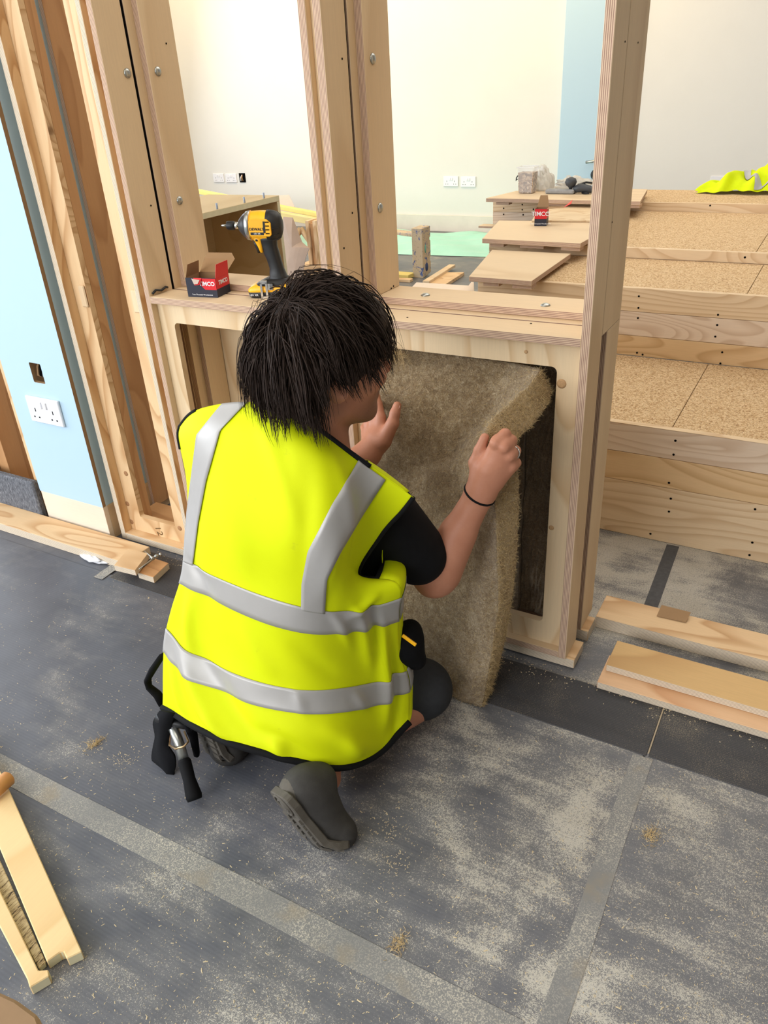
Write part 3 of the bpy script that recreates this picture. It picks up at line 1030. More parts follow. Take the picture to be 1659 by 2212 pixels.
rg = random.Random(3)
smp = []
for k in range(7500):
    i = rg.randrange(nv_); w = rg.random()
    p = Vector(Fr[i, -1] * (1 - w) + Bk[i, -1] * w)
    tang = Vector(Fr[i, -1] - Fr[i, -4]).normalized()
    smp.append((p, tang))
for k in range(1500):
    i = rg.randrange(nv_); w = rg.random()
    p = Vector(Fr[i, 0] * (1 - w) + Bk[i, 0] * w)
    smp.append((p, Vector(Fr[i, 0] - Fr[i, 3]).normalized()))
for k in range(1500):
    i = rg.randrange(nu_); w = rg.random()
    smp.append((Vector(Fr[-1, i] * (1 - w) + Bk[-1, i] * w) + Vector((0, 0, .004)), Vector((0, -.6, .2))))
for k in range(3600):
    i, j = rg.randrange(nv_), rg.randrange(nu_)
    smp.append((Vector(Fr[i, j]), Vector(nn[i, j]) * 0.5))
fibres('loose_fibre', smp, slabm, rg)
# tuft caught at the top corner of the opening
tf = [(atY(850 + rg.gauss(0, 16), 768 + rg.gauss(0, 8), 1.440), Vector((0, -1, -0.2))) for k in range(260)]
tu = fibres('fibre_tuft', tf, slabm, rg, 0.012, 0.034, 0.0003)

# batts already packed into the right cassette
bt = thing('insulation_slab', 'dark brown insulation slab packed deep inside the right opening', 'insulation')
def lumpy(name, x0, x1, y0, y1, z0, z1, mat, parent, amp=0.006, n=26):
    bm = bmesh.new()
    V = {}
    rr = random.Random(hash(name) % 99)
    xs = np.linspace(x0, x1, n); zs = np.linspace(z0, z1, n)
    Gf = np.zeros((n, n, 3))
    for i, z in enumerate(zs):
        for j, x in enumerate(xs):
            Gf[i, j] = (x, y0 + amp * (math.sin(x * 37 + z * 21) + math.sin(z * 55 - x * 18)) * 0.5 + rr.uniform(-1, 1) * amp * 0.3, z)
    bm.free()
    Vv = [tuple(v) for v in Gf.reshape(-1, 3)]
    Ff = [(i * n + j, i * n + j + 1, (i + 1) * n + j + 1, (i + 1) * n + j) for i in range(n - 1) for j in range(n - 1)]
    o = len(Vv)
    Vv += [(x0, y1, z0), (x1, y1, z0), (x1, y1, z1), (x0, y1, z1)]
    Ff += [(o + 3, o + 2, o + 1, o)]
    Ff += [tuple([o, o + 1] + [j for j in range(n - 1, -1, -1)]), tuple([o + 2, o + 3] + [(n - 1) * n + j for j in range(n)]),
           tuple([o + 1, o + 2] + [i * n + n - 1 for i in range(n - 1, -1, -1)]), tuple([o + 3, o] + [i * n for i in range(n)])]
    return mesh(name, Vv, Ff, mat, parent, False)


lumpy('batt', -0.924, -0.540, 1.532, 1.625, 0.052, 0.784, M_woold, bt)
lumpy('batt', -0.538, -0.401, 1.545, 1.625, 0.052, 0.784, M_woold, bt, 0.008)
fibres('loose_fibre', [(Vector((rg.uniform(-0.9, -0.41), 1.540, rg.uniform(0.07, 0.76))), Vector((0, -1, 0))) for k in range(500)], bt, rg, 0.006, 0.018)

# ================================================================== IMPACT DRIVER
dv_ = Vector((-0.925, -0.38, 0.0)).normalized()
db = atZ(589, 637, 0.8072)
DM = frame_m(db, dv_, Vector((0, 0, 1)).cross(dv_))       # local x forward, z up
DM = DM @ Matrix.Diagonal((0.93, 0.93, 0.93, 1))
drill = thing('impact_driver', 'yellow and black cordless impact driver standing on its battery on the sill', 'power tool')
L3 = lambda x, y, z: DM @ Vector((x, y, z))
AX = DM @ Matrix.Translation((0.0, 0, 0.176)) @ Matrix.Rotation(-0.035, 4, 'Y')
hm = [M_black, M_yellow, M_steel, plain('gear_case_dark', srgb(46, 47, 50), 0.4, 0.4)]
prof = [(-0.048, 0.003), (-0.047, 0.016), (-0.043, 0.025), (-0.034, 0.0315), (-0.022, 0.0345), (-0.010, 0.0350), (-0.0095, 0.0335), (0.010, 0.0335), (0.028, 0.0325), (0.033, 0.0315), (0.0335, 0.0335), (0.045, 0.0315), (0.0455, 0.0300), (0.054, 0.0245), (0.062, 0.0165), (0.066, 0.0120)]
ids = [0, 0, 0, 0, 0, 0, 1, 1, 1, 1, 2, 2, 3, 3, 3]
# body slightly taller than wide
head = lathe('motor_housing', prof, hm, drill, 32, AX @ Matrix.Diagonal((1, 0.92, 1.10, 1)), True, ids)
for k in range(9):
    a = math.pi * (0.62 + 0.17 * k)
    pts = [AX @ Vector((x, r * math.cos(a) * 0.92, r * math.sin(a) * 1.10)) for x, r in ((-0.012, 0.0352), (-0.022, 0.0347), (-0.034, 0.0317), (-0.043, 0.0252))]
    tube('grip_rib', pts, 0.0010, M_black, head, 5)
lathe('collet', [(0.064, 0.0085), (0.080, 0.0085), (0.081, 0.006)], M_chrome, drill, 16, AX)
lathe('collet_sleeve', [(0.078, 0.0100), (0.080, 0.0112), (0.095, 0.0112), (0.099, 0.009), (0.100, 0.004)], M_black, drill, 16, AX)
lathe('bit', [(0.098, 0.0032), (0.110, 0.0030), (0.114, 0.0012)], M_steel, drill, 8, AX)
# side panel (camera side) with vents and lettering
sideY = 0.92 * 0.0345
sgn = 1.0 if (DM.to_3x3() @ Vector((0, 1, 0))).y < 0 else -1.0
SM = AX @ Matrix.Translation((0.0, sgn * 0.0312, 0.0))
def side_m(x, z, off=0.0):
    u = AX.to_3x3() @ Vector((-1, 0, 0))
    w = AX.to_3x3() @ Vector((0, 0, 1))
    m = frame_m(AX @ Vector((x, sgn * (0.0312 + off), z)), u if True else u, w)
    return m
pp = [(-0.024, -0.016), (-0.020, -0.020), (0.026, -0.020), (0.029, -0.016), (0.029, 0.014), (0.024, 0.019), (-0.014, 0.019), (-0.024, 0.010)]
pl_m = frame_m(AX @ Vector((0, sgn * 0.0285, 0)), AX.to_3x3() @ Vector((1, 0, 0)), AX.to_3x3() @ Vector((0, 0, 1)))
zs_ = 1.0 if (pl_m.to_3x3() @ Vector((0, 0, 1))).dot(AX.to_3x3() @ Vector((0, sgn, 0))) > 0 else -1.0
prism('side_panel', pp, 0.0 if zs_ > 0 else -0.005, 0.005 if zs_ > 0 else 0.0, M_yellow, drill, 0.0012, pl_m)
tz = lambda o: zs_ * (0.0052 + o)
for k in range(4):
    for s2 in (0,):
        x0 = -0.020
        V = boxv(x0, x0 + 0.009, -0.001, 0.001, -0.0006, 0.0006)
        mesh('vent_slot', [pl_m @ (v + Vector((0, -0.013 + k * 0.0085, tz(0)))) for v in V], BOXF, M_void, drill)
V = boxv(-0.0105, -0.0055, -0.012, 0.014, -0.0005, 0.0005)
mesh('badge_bar', [pl_m @ (v + Vector((0, 0, tz(0)))) for v in V], BOXF, M_black, drill)
V = boxv(-0.006, 0.026, -0.0165, -0.0105, -0.0005, 0.0005)
mesh('badge_bar', [pl_m @ (v + Vector((0, 0, tz(0)))) for v in V], BOXF, M_black, drill)
txm = frame_m(pl_m @ Vector((0.0105, -0.0035, tz(0.0006))), AX.to_3x3() @ Vector((-1, 0, 0)), AX.to_3x3() @ Vector((0, 0, 1)))
text('lettering', 'DEWALT', 0.0088, M_black, txm, drill, 0.0003, bold=0.0001)
txm = frame_m(pl_m @ Vector((0.010, -0.0135, tz(0.0010))), AX.to_3x3() @ Vector((-1, 0, 0)), AX.to_3x3() @ Vector((0, 0, 1)))
text('lettering', '18V XR', 0.0052, M_white, txm, drill, 0.0003)
# handle, trigger, foot, battery
def loft(name, secs, mat, parent, n=16, sup=2.6):
    """sections (x, z, half length x, half width y) in drill space"""
    V, F = [], []
    for (x, z, a, b) in secs:
        for k in range(n):
            t_ = 2 * math.pi * k / n
            c, s = math.cos(t_), math.sin(t_)
            cx = math.copysign(abs(c) ** (2 / sup), c); sy = math.copysign(abs(s) ** (2 / sup), s)
            V.append(L3(x + a * cx, b * sy, z + 0.0))
    for i in range(len(secs) - 1):
        for k in range(n):
            F.append((i * n + k, i * n + (k + 1) % n, (i + 1) * n + (k + 1) % n, (i + 1) * n + k))
    F += [tuple(range(n))[::-1], tuple(range((len(secs) - 1) * n, len(secs) * n))]
    o = mesh(name, V, F, mat, parent, True)
    return o


loft('handle', [(-0.024, 0.040, 0.030, 0.027), (-0.022, 0.050, 0.023, 0.020), (-0.020, 0.070, 0.0185, 0.0165), (-0.016, 0.090, 0.0185, 0.0165), (-0.011, 0.108, 0.0205, 0.0170), (-0.008, 0.125, 0.0200, 0.0165), (-0.006, 0.140, 0.023, 0.0180), (-0.006, 0.156, 0.030, 0.0220)], M_black, drill, 20)
loft('trigger_housing', [(0.012, 0.112, 0.005, 0.0135), (0.015, 0.126, 0.007, 0.0145), (0.017, 0.140, 0.012, 0.0165), (0.018, 0.152, 0.017, 0.020)], M_yellow, drill, 16)
loft('direction_button', [(0.020, 0.141, 0.006, 0.0190), (0.020, 0.146, 0.006, 0.0195)], M_black, drill, 12)
tube('trigger', [L3(0.027, 0, 0.140), L3(0.026, 0, 0.130), L3(0.022, 0, 0.120), L3(0.021, 0, 0.110)], [0.0065, 0.0062, 0.006, 0.005], M_black, drill, 10)
loft('foot', [(-0.004, 0.030, 0.050, 0.034), (-0.010, 0.036, 0.042, 0.031), (-0.020, 0.046, 0.030, 0.024)], M_black, drill, 24, 4)
loft('battery_cover', [(0.0, 0.013, 0.060, 0.036), (0.0, 0.020, 0.060, 0.037), (-0.004, 0.028, 0.056, 0.036), (-0.008, 0.034, 0.046, 0.030)], M_yellow, drill, 28, 4.5)
loft('battery', [(0.0, 0.0003, 0.054, 0.034), (0.0, 0.003, 0.058, 0.0365), (0.0, 0.014, 0.060, 0.0370), (0.0, 0.0165, 0.059, 0.036)], M_black, drill, 28, 4.5)
hk = [(0.022, 0.0), (0.022, 0.030), (0.012, 0.036), (-0.006, 0.036), (-0.012, 0.028), (-0.012, 0.004), (-0.004, -0.001)]
V, F = [], []
bx_ = lambda x0, x1, y0, y1, z0, z1: ([L3(v.x, v.y, v.z) for v in boxv(x0, x1, min(y0, y1), max(y0, y1), z0, z1)], BOXF)
ys = sgn
join('belt_hook', [bx_(0.014, 0.0195, ys * 0.0385, ys * 0.0415, 0.004, 0.042), bx_(0.000, 0.0055, ys * 0.0385, ys * 0.0415, 0.004, 0.042), bx_(0.000, 0.0195, ys * 0.0385, ys * 0.0415, 0.038, 0.046), bx_(0.000, 0.0195, ys * 0.0385, ys * 0.0415, 0.000, 0.006),
                   bx_(-0.014, 0.001, ys * 0.035, ys * 0.0395, 0.022, 0.038), bx_(-0.014, -0.006, ys * 0.020, ys * 0.0395, 0.022, 0.038)], M_chrome, drill)
txm = frame_m(L3(0.040, ys * 0.0378, 0.009), DM.to_3x3() @ Vector((-1, 0, 0)), Vector((0, 0, 1)))
text('lettering', '18V XR', 0.007, M_white, txm, drill, 0.0004)

# ================================================================== SCREW BOXES
M_red = plain('box_red', srgb(206, 24, 32), 0.45, 0.4, var=0.05)
M_navy = plain('box_navy', srgb(30, 32, 48), 0.45, 0.4, var=0.08)


def open_box(name, label, A, B, C_, h, flaps, small=False):
    """open carton standing on A-B-C (B the near corner)"""
    t = thing(name, label, 'box')
    A, B, C_ = Vector(A), Vector(B), Vector(C_)
    z0 = A.z
    C_.z = B.z = z0
    ux = (B - A); w = ux.length; ux.normalize()
    uy = Vector((-ux.y, ux.x, 0))
    if (C_ - B).dot(uy) < 0: uy = -uy
    dpt = abs((C_ - B).dot(uy))
    m = frame_m(A, ux, uy)
    th = 0.0012
    P = lambda x0, x1, y0, y1, a, b, mat, nm='wall_panel': box(nm, x0, x1, y0, y1, a, b, mat, t, 0, mw=m)
    P(0, w, 0, th, 0, h, M_navy, 'front_panel')
    P(0, w, dpt - th, dpt, 0, h, M_card, 'back_panel')
    P(0, th, th, dpt - th, 0, h, M_card, 'side_panel')
    P(w - th, w, th, dpt - th, 0, h * 0.42, M_navy, 'side_panel')
    P(w - th, w, th, dpt - th, h * 0.42, h, M_red, 'side_panel')
    P(th, w - th, th, dpt - th, 0, th, M_card, 'base_panel')
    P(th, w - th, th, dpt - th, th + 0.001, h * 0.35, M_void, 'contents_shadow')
    # red wedge on the front
    fr = frame_m(A + Vector((0, 0, 0)), ux, (0, 0, 1))
    zo = -1.0 if (fr.to_3x3() @ Vector((0, 0, 1))).dot(uy) > 0 else 1.0
    if not small:
        pts = [(w * 0.30, h * 0.98), (w * 0.62, h * 0.40), (w, h * 0.40), (w, h * 0.98)]
    else:
        pts = [(0, h * 0.42), (w, h * 0.42), (w, h * 0.99), (0, h * 0.99)]
    a, b = sorted((zo * 0.0002, zo * 0.0007))
    prism('red_band', pts, a, b, M_red, t, 0, fr)
    tf_ = frame_m(A + ux * (w * (0.70 if not small else 0.5)) + Vector((0, 0, h * 0.70)) - uy * 0.0010, ux, (0, 0, 1))
    text('lettering', 'TIMCO', h * (0.30 if not small else 0.36), M_white, tf_, t, 0.0002, bold=0.0004)
    tf_ = frame_m(A + ux * (w * 0.5) + Vector((0, 0, h * 0.13)) - uy * 0.0006, ux, (0, 0, 1))
    text('lettering', 'Twin-Threaded Woodscrews', h * 0.105, M_white, tf_, t, 0.0002)
    tf_ = frame_m(B + uy * (dpt * 0.52) + Vector((0, 0, h * 0.70)) + ux * 0.0006, uy, (0, 0, 1))
    text('lettering', 'TIMCO', min(h * 0.30, dpt * 0.26), M_white, tf_, t, 0.0002, bold=0.0003)
    for nm, quad, mat in flaps(w, dpt, h):
        q = [m @ Vector(p) for p in quad]
        n = (q[1] - q[0]).cross(q[-1] - q[0]).normalized() * 0.001
        k = len(q)
        V = q + [p + n for p in q]
        F = [tuple(range(k))[::-1], tuple(range(k, 2 * k))] + [(i, (i + 1) % k, k + (i + 1) % k, k + i) for i in range(k)]
        mesh(nm, V, F, mat, t)
    return t


def flaps_a(w, d, h):
    return [('lid_flap', [(0.004, d - 0.001, h), (w - 0.004, d - 0.001, h), (w + 0.004, d + 0.036, h + 0.026), (0.0, d + 0.036, h + 0.026)], M_card),
            ('lid_tuck', [(0.0, d + 0.036, h + 0.0262), (w + 0.004, d + 0.036, h + 0.0262), (w - 0.006, d + 0.042, h + 0.040), (0.010, d + 0.042, h + 0.040)], M_card),
            ('side_flap', [(0.0, 0.002, h), (0.0, d - 0.002, h), (0.008, d - 0.006, h + 0.031), (0.008, 0.006, h + 0.031)], M_card),
            ('side_flap', [(w, 0.001, h), (w, d - 0.002, h), (w + 0.004, d - 0.004, h + 0.032), (w + 0.004, 0.006, h + 0.032)], M_red),
            ('torn_tab', [(w * 0.28, -0.001, h), (w * 0.55, -0.001, h), (w * 0.52, -0.010, h - 0.014), (w * 0.34, -0.009, h - 0.016)], M_red),
            ('torn_paper', [(w * 0.22, -0.0025, h - 0.001), (w * 0.50, -0.0045, h - 0.004), (w * 0.47, -0.011, h - 0.012), (w * 0.34, -0.0105, h - 0.013)], M_cardp)]


ZS = 0.8075
open_box('screw_box', 'open red and navy carton of screws on the sill beside the drill', atZ(407, 641, ZS), atZ(471, 643, ZS), atZ(496, 629, ZS), 0.047, flaps_a)


def flaps_b(w, d, h):
    return [('lid_flap', [(0.0, d, h), (w, d, h), (w - 0.01, d + 0.02, h + 0.045), (0.01, d + 0.02, h + 0.045)], M_card),
            ('side_flap', [(w, 0, h), (w, d, h), (w + 0.07, d - 0.01, h + 0.004), (w + 0.07, 0.006, h + 0.004)], M_card),
            ('side_flap', [(w + 0.07, 0.006, h + 0.004), (w + 0.07, d - 0.01, h + 0.004), (w + 0.10, d - 0.01, h + 0.03), (w + 0.10, 0.006, h + 0.02)], M_red)]


c3 = lambda a, b: (1040 + a / 6.381, 340 + b / 6.381)
open_box('screw_box', 'small open red carton on the middle step board', atZ(*c3(728, 945), z2 + 0.0005), atZ(*c3(893, 945), z2 + 0.0005), atZ(*c3(960, 915), z2 + 0.0005), 0.070, flaps_b, True)

# ================================================================== THINGS ON THE TOP STEP
ZB = z3 + 0.0005
t = thing('plastic_tub', 'clear plastic tub of brown screws on the top step board', 'tub')
tb = atZ(*c3(590, 505), ZB)
def make_clear():
    q = NT('clear_plastic')
    q.b.inputs['Base Color'].default_value = (0.92, 0.93, 0.93, 1)
    q.b.inputs['Roughness'].default_value = 0.2
    q.b.inputs['Alpha'].default_value = 0.32
    return q.m
M_clear = make_clear()
tw, td, th_ = 0.085, 0.07, 0.125
sec = lambda z, k: [Vector((tb.x + sx * tw / 2 * k, tb.y + 0.045 + sy * td / 2 * k, ZB + z)) for sx, sy in ((-1, -1), (1, -1), (1, 1), (-1, 1))]
V = sec(0.0, 0.9) + sec(th_, 1.05)
o = mesh('tub_wall', V, BOXF[:1] + [(0, 1, 5, 4), (1, 2, 6, 5), (2, 3, 7, 6), (3, 0, 4, 7)], M_clear, t)
bevelled(o.data, 0.006)
join('tub_rim', [tube_data(sec(th_, 1.07) + [sec(th_, 1.07)[0]], 0.004, 6)], M_clear, t)
V = sec(0.003, 0.86) + sec(th_ * 0.80, 0.96)
def make_screws():
    q = NT('heap_of_screws')
    v = q.voro(q.co(), 110, out=1)
    s_ = q.sep(v)
    q.bump(q.voro(q.co(), 110), 1.0, 0.006)
    return q.out(q.ramp(s_[0], [(0, srgb(96, 70, 52)), (0.5, srgb(158, 124, 96)), (1, srgb(214, 190, 160))]), 0.4, 0.5, 0.3)
sm_ = mesh('screw_heap', V, BOXF, make_screws(), t)
sm_['kind'] = 'stuff'
tube('tub_handle', [tb + Vector((-0.048, 0.03, 0.085)), tb + Vector((-0.056, 0.03, 0.075)), tb + Vector((-0.058, 0.03, 0.06)), tb + Vector((-0.05, 0.03, 0.068))], 0.003, M_black, t, 6)


def crumple(name, label, cat, c, rx, ry, rz, mat, seed, amp=0.35, n=18):
    rr = np.random.RandomState(seed)
    V, F = [], []
    ph = rr.uniform(0, 6.3, (12, 3)); fr = rr.uniform(1.5, 6, (12, 3))
    for i in range(n + 1):
        th = math.pi / 2 * i / n
        for k in range(2 * n):
            a = math.pi * k / n
            dx, dy, dz = math.cos(a) * math.sin(th), math.sin(a) * math.sin(th), math.cos(th)
            nz = sum(abs(math.sin(fr[q, 0] * dx * 1.7 + ph[q, 0] + fr[q, 1] * dy * 1.7 + fr[q, 2] * dz)) for q in range(12)) / 12 - 0.6
            k_ = 1 + amp * nz * 2
            V.append(Vector(c) + Vector((dx * rx * k_, dy * ry * k_, max(0.0, dz * rz * k_))))
    m2 = 2 * n
    for i in range(n):
        for k in range(m2):
            F.append((i * m2 + k, (i + 1) * m2 + k, (i + 1) * m2 + (k + 1) % m2, i * m2 + (k + 1) % m2))
    F.append(tuple(range(n * m2, (n + 1) * m2))[::-1])
    o = mesh(name, V, F, mat, None, True)
    if label: tag(o, label, cat)
    return o


M_film = plain('crumpled_film', srgb(226, 220, 208), 0.25, 0.5, var=0.08)
M_film.node_tree.nodes['Principled BSDF'].inputs['Alpha'].default_value = 0.75
crumple('plastic_bag', 'crumpled clear plastic bag beside the tub of screws', 'bag', atZ(*c3(790, 462), ZB) + Vector((0.0, 0.04, 0)), 0.06, 0.05, 0.10, M_film, 3, 0.7)
crumple('plastic_bag', 'flat crumpled plastic bag lying behind the dark tool', 'bag', atZ(*c3(1000, 455), ZB) + Vector((0.07, 0.11, 0)), 0.09, 0.05, 0.05, M_film, 5, 0.7)
t = thing('hand_sander', 'dark grey hand tool with round knob on the top step board', 'hand tool')
hs = atZ(*c3(1110, 508), ZB)
M_dg = plain('dark_grey_plastic', srgb(66, 68, 72), 0.5, 0.4)
box('tool_base', hs.x - 0.09, hs.x + 0.06, hs.y + 0.0, hs.y + 0.05, ZB, ZB + 0.022, plain('grey_base', srgb(150, 148, 146), 0.5, 0.4, var=0.3, vscale=60), t, 0.006)
lathe('knob', [(0, 0.006), (0.012, 0.012), (0.02, 0.024), (0.035, 0.030), (0.05, 0.024), (0.058, 0.006)], M_dg, t, 18, frame_m(hs + Vector((0.035, 0.025, 0.02)), (0, 0, 1), (1, 0, 0)))
tube('tool_body', [hs + Vector((0.05, 0.025, 0.018)), hs + Vector((0.085, 0.03, 0.028)), hs + Vector((0.13, 0.035, 0.020)), hs + Vector((0.165, 0.035, 0.010))], [0.016, 0.022, 0.018, 0.008], M_dg, t, 12)
tube('tool_lever', [hs + Vector((0.07, 0.03, 0.04)), hs + Vector((0.11, 0.04, 0.052)), hs + Vector((0.15, 0.05, 0.046))], [0.006, 0.005, 0.004], M_black, t, 8)
for (a, b, c_, d) in ((1345, 468, 1430, 455), (1390, 485, 1480, 500)):
    p0, p1 = atZ(*c3(a, b), ZB + 0.006), atZ(*c3(c_, d), ZB + 0.006)
    o = tube('drill_bit', [p0, p0.lerp(p1, 0.5), p1], [0.006, 0.005, 0.003], M_black, None, 6)
    tag(o, 'thicker black bit lying on the top step board' if a == 1345 else 'thinner black bit lying nearest the right post on the top step board', 'bit')

# spare hi-vis vest thrown on the chipboard
sv = thing('spare_vest', 'folded yellow hi-vis vest lying on the top chipboard tread', 'vest')
zt4 = 0.678
n1, n2 = 50, 26
a0, a1 = atZ(1502, 419, zt4), atZ(1720, 424, zt4)
Gv = np.zeros((n2, n1, 3))
rr = np.random.RandomState(8)
phs = rr.uniform(0, 6.3, (14,)); fx = rr.uniform(4, 22, (14,)); fy = rr.uniform(-10, 10, (14,))
for i in range(n2):
    for j in range(n1):
        u, v = j / (n1 - 1), i / (n2 - 1)
        wdt = 0.05 + 0.20 * min(1, u * 2.2)
        base = a0.lerp(a1, u)
        hgt = (0.012 + 0.10 * (1 - math.exp(-u * 3.2))) * math.sin(math.pi * (0.02 + 0.96 * v)) ** 0.6
        hgt *= 1 + 0.28 * sum(math.sin(fx[q] * u * 2 + fy[q] * v + phs[q]) for q in range(14)) / 4
        Gv[i, j] = (base.x + 0.01 * math.sin(9 * v), base.y + wdt * v + 0.012 * math.sin(20 * u), zt4 + 0.0008 + max(0, hgt))


def sheetmesh(name, G_, mat, parent, flip):
    a, b = G_.shape[:2]
    idx = np.arange(a * b).reshape(a, b)
    q = np.stack([idx[:-1, :-1], idx[:-1, 1:], idx[1:, 1:], idx[1:, :-1]], -1).reshape(-1, 4)
    return npmesh(name, G_.reshape(-1, 3), q if not flip else q[:, ::-1], mat, parent)


M_hv2 = plain('fluorescent_yellow_spare', (0.62, 0.74, 0.0), 0.7, 0.2, var=0.1)
M_st2 = plain('reflective_silver_spare', srgb(176, 174, 178), 0.45, 0.4, 0.1, var=0.1)
sheetmesh('vest_cloth', Gv, M_hv2, sv, False)
for (ua, va, ub, vb, wd) in ((0.42, 0.85, 0.62, 0.02, 0.05), (0.64, 0.04, 0.90, 0.5, 0.035), (0.25, 0.72, 0.42, 0.90, 0.03), (0.80, 0.9, 0.95, 0.1, 0.05)):
    SGv = np.zeros((14, 5, 3))
    for i in range(14):
        w = i / 13
        for k in range(5):
            u = ua + (ub - ua) * w + (k / 4 - 0.5) * wd * 1.4; v = va + (vb - va) * w + (k / 4 - 0.5) * wd * 0.4
            fi = min(max(v, 0), 1) * (n2 - 1.001); fj = min(max(u, 0), 1) * (n1 - 1.001)
            ii, jj = int(fi), int(fj)
            aa, bb_ = fi - ii, fj - jj
            pnt = Gv[ii, jj] * (1 - aa) * (1 - bb_) + Gv[ii + 1, jj] * aa * (1 - bb_) + Gv[ii, jj + 1] * (1 - aa) * bb_ + Gv[ii + 1, jj + 1] * aa * bb_
            SGv[i, k] = pnt + np.array((0, -0.003, 0.004))
    sheetmesh('reflective_strip', SGv, M_st2, sv, False)

# ================================================================== THE KNEELING PERSON
def smin(a, b, k):
    if k <= 0:
        return np.minimum(a, b)
    h = np.clip(0.5 + 0.5 * (b - a) / k, 0, 1)
    return b + (a - b) * h - k * h * (1 - h)


def sd_cone(P, a, b, ra, rb):
    a = np.array(a, np.float32); b = np.array(b, np.float32)
    ab = b - a
    L2 = float(ab @ ab) + 1e-9
    t = np.clip(((P - a) @ ab) / L2, 0, 1)
    d = P - a - t[:, None] * ab
    return np.sqrt((d * d).sum(1)) - (ra + (rb - ra) * t)


def sd_ell(P, c, r, R=None):
    q = P - np.array(c, np.float32)
    if R is not None:
        q = q @ np.array(R, np.float32)        # columns = local axes
    r = np.array(r, np.float32)
    k0 = np.sqrt(((q / r) ** 2).sum(1))
    k1 = np.sqrt(((q / (r * r)) ** 2).sum(1)) + 1e-9
    return k0 * (k0 - 1) / k1


def eval_prims(P, prims):
    f = None
    for p in prims:
        kind, k = p[0], p[-1]
        if kind == 'c':
            d = sd_cone(P, *p[1:5])
        elif kind == 'e':
            d = sd_ell(P, *p[1:4])
        elif kind == 'cut':                     # half space removal: keep side where (P-o).n < 0
            o, nrm = np.array(p[1], np.float32), np.array(p[2], np.float32)
            f = np.maximum(f, (P - o) @ nrm)
            continue
        elif kind == 'sub':
            d = sd_ell(P, *p[1:4])
            f = -smin(-f, d, k)
            continue
        elif kind == 'fn':
            f = p[1](P, f)
            continue
        f = d if f is None else smin(f, d, k)
    return f


def sdf_mesh(name, prims, lo, hi, h, mat, parent=None):
    lo = np.array(lo, np.float32); hi = np.array(hi, np.float32)
    B = 4
    n = np.ceil((hi - lo) / (h * B)).astype(int) + 1
    g = np.stack(np.meshgrid(*[np.arange(k) + 0.5 for k in n], indexing='ij'), -1).reshape(-1, 3).astype(np.float32) * (h * B) + lo
    fc = eval_prims(g, prims).reshape(n)
    act = np.abs(fc) < h * B * 1.35 + 0.006
    N = n * B
    F = np.where(np.repeat(np.repeat(np.repeat(fc, B, 0), B, 1), B, 2) < 0, -1.0, 1.0).astype(np.float32)
    am = np.repeat(np.repeat(np.repeat(act, B, 0), B, 1), B, 2)
    idx = np.argwhere(am)
    vals = np.empty(len(idx), np.float32)
    CH = 400000
    for s in range(0, len(idx), CH):
        P = (idx[s:s + CH].astype(np.float32) + 0.5) * h + lo
        vals[s:s + CH] = eval_prims(P, prims)
    F[idx[:, 0], idx[:, 1], idx[:, 2]] = vals
    S = F < 0
    c = np.zeros(tuple(N - 1), np.uint8)
    for i in (0, 1):
        for j in (0, 1):
            for k in (0, 1):
                c += S[i:N[0] - 1 + i, j:N[1] - 1 + j, k:N[2] - 1 + k]
    cells = np.argwhere((c > 0) & (c < 8))
    vid = np.full(tuple(N - 1), -1, np.int32)
    vid[cells[:, 0], cells[:, 1], cells[:, 2]] = np.arange(len(cells))
    corner = {}
    for i in (0, 1):
        for j in (0, 1):
            for k in (0, 1):
                corner[(i, j, k)] = F[cells[:, 0] + i, cells[:, 1] + j, cells[:, 2] + k]
    acc = np.zeros((len(cells), 3), np.float32); cnt = np.zeros(len(cells), np.float32)
    for a in corner:
        for ax in range(3):
            if a[ax] == 0:
                b = list(a); b[ax] = 1; b = tuple(b)
                va, vb = corner[a], corner[b]
                m = (va < 0) != (vb < 0)
                t = np.where(m, va / np.where(m, va - vb, 1), 0)
                q = np.array(a, np.float32)[None, :].repeat(len(cells), 0)
                q[:, ax] += t
                acc[m] += q[m]; cnt[m] += 1
    V = (cells + acc / np.maximum(cnt, 1)[:, None] + 0.5) * h + lo
    quads = []
    for ax in range(3):
        sl0 = [slice(1, N[q] - 1) for q in range(3)]
        a = [slice(1, N[q] - 1) for q in range(3)]; b = list(a)
        a[ax] = slice(0, N[ax] - 1); b[ax] = slice(1, N[ax])
        A, Bq = S[tuple(a)], S[tuple(b)]
        for flip in (False, True):
            m = np.argwhere(A & ~Bq if not flip else ~A & Bq)
            off = np.array([1, 1, 1]); off[ax] = 0
            p = m + off
            u, w = (ax + 1) % 3, (ax + 2) % 3
            def cid(du, dw):
                r = p.copy(); r[:, u] -= du; r[:, w] -= dw
                return vid[r[:, 0], r[:, 1], r[:, 2]]
            q = np.stack([cid(1, 1), cid(0, 1), cid(0, 0), cid(1, 0)], 1)
            if flip: q = q[:, ::-1]
            quads.append(q)
    Q = np.concatenate(quads)
    Q = Q[(Q >= 0).all(1)]
    return npmesh(name, V, Q, mat, parent)


def T3(v):
    return (v[0], v[1], v[2])


# ---- skin material: ruddy, with stubble round the jaw
HC = atY(700, 760, 1.0)
hd = Vector((0.571, 0.816, -0.10)).normalized()
hx = hd.cross(Vector((0, 0, 1))).normalized()     # towards the person's right
hx = (hx * math.cos(0.17) - hx.cross(hd) * math.sin(0.17)).normalized()   # head tilted a little to the right
hz = hx.cross(hd).normalized()
HR = np.array([T3(hx), T3(hd), T3(hz)]).T


def H(x, y, z):
    return HC + hx * x + hd * y + hz * z


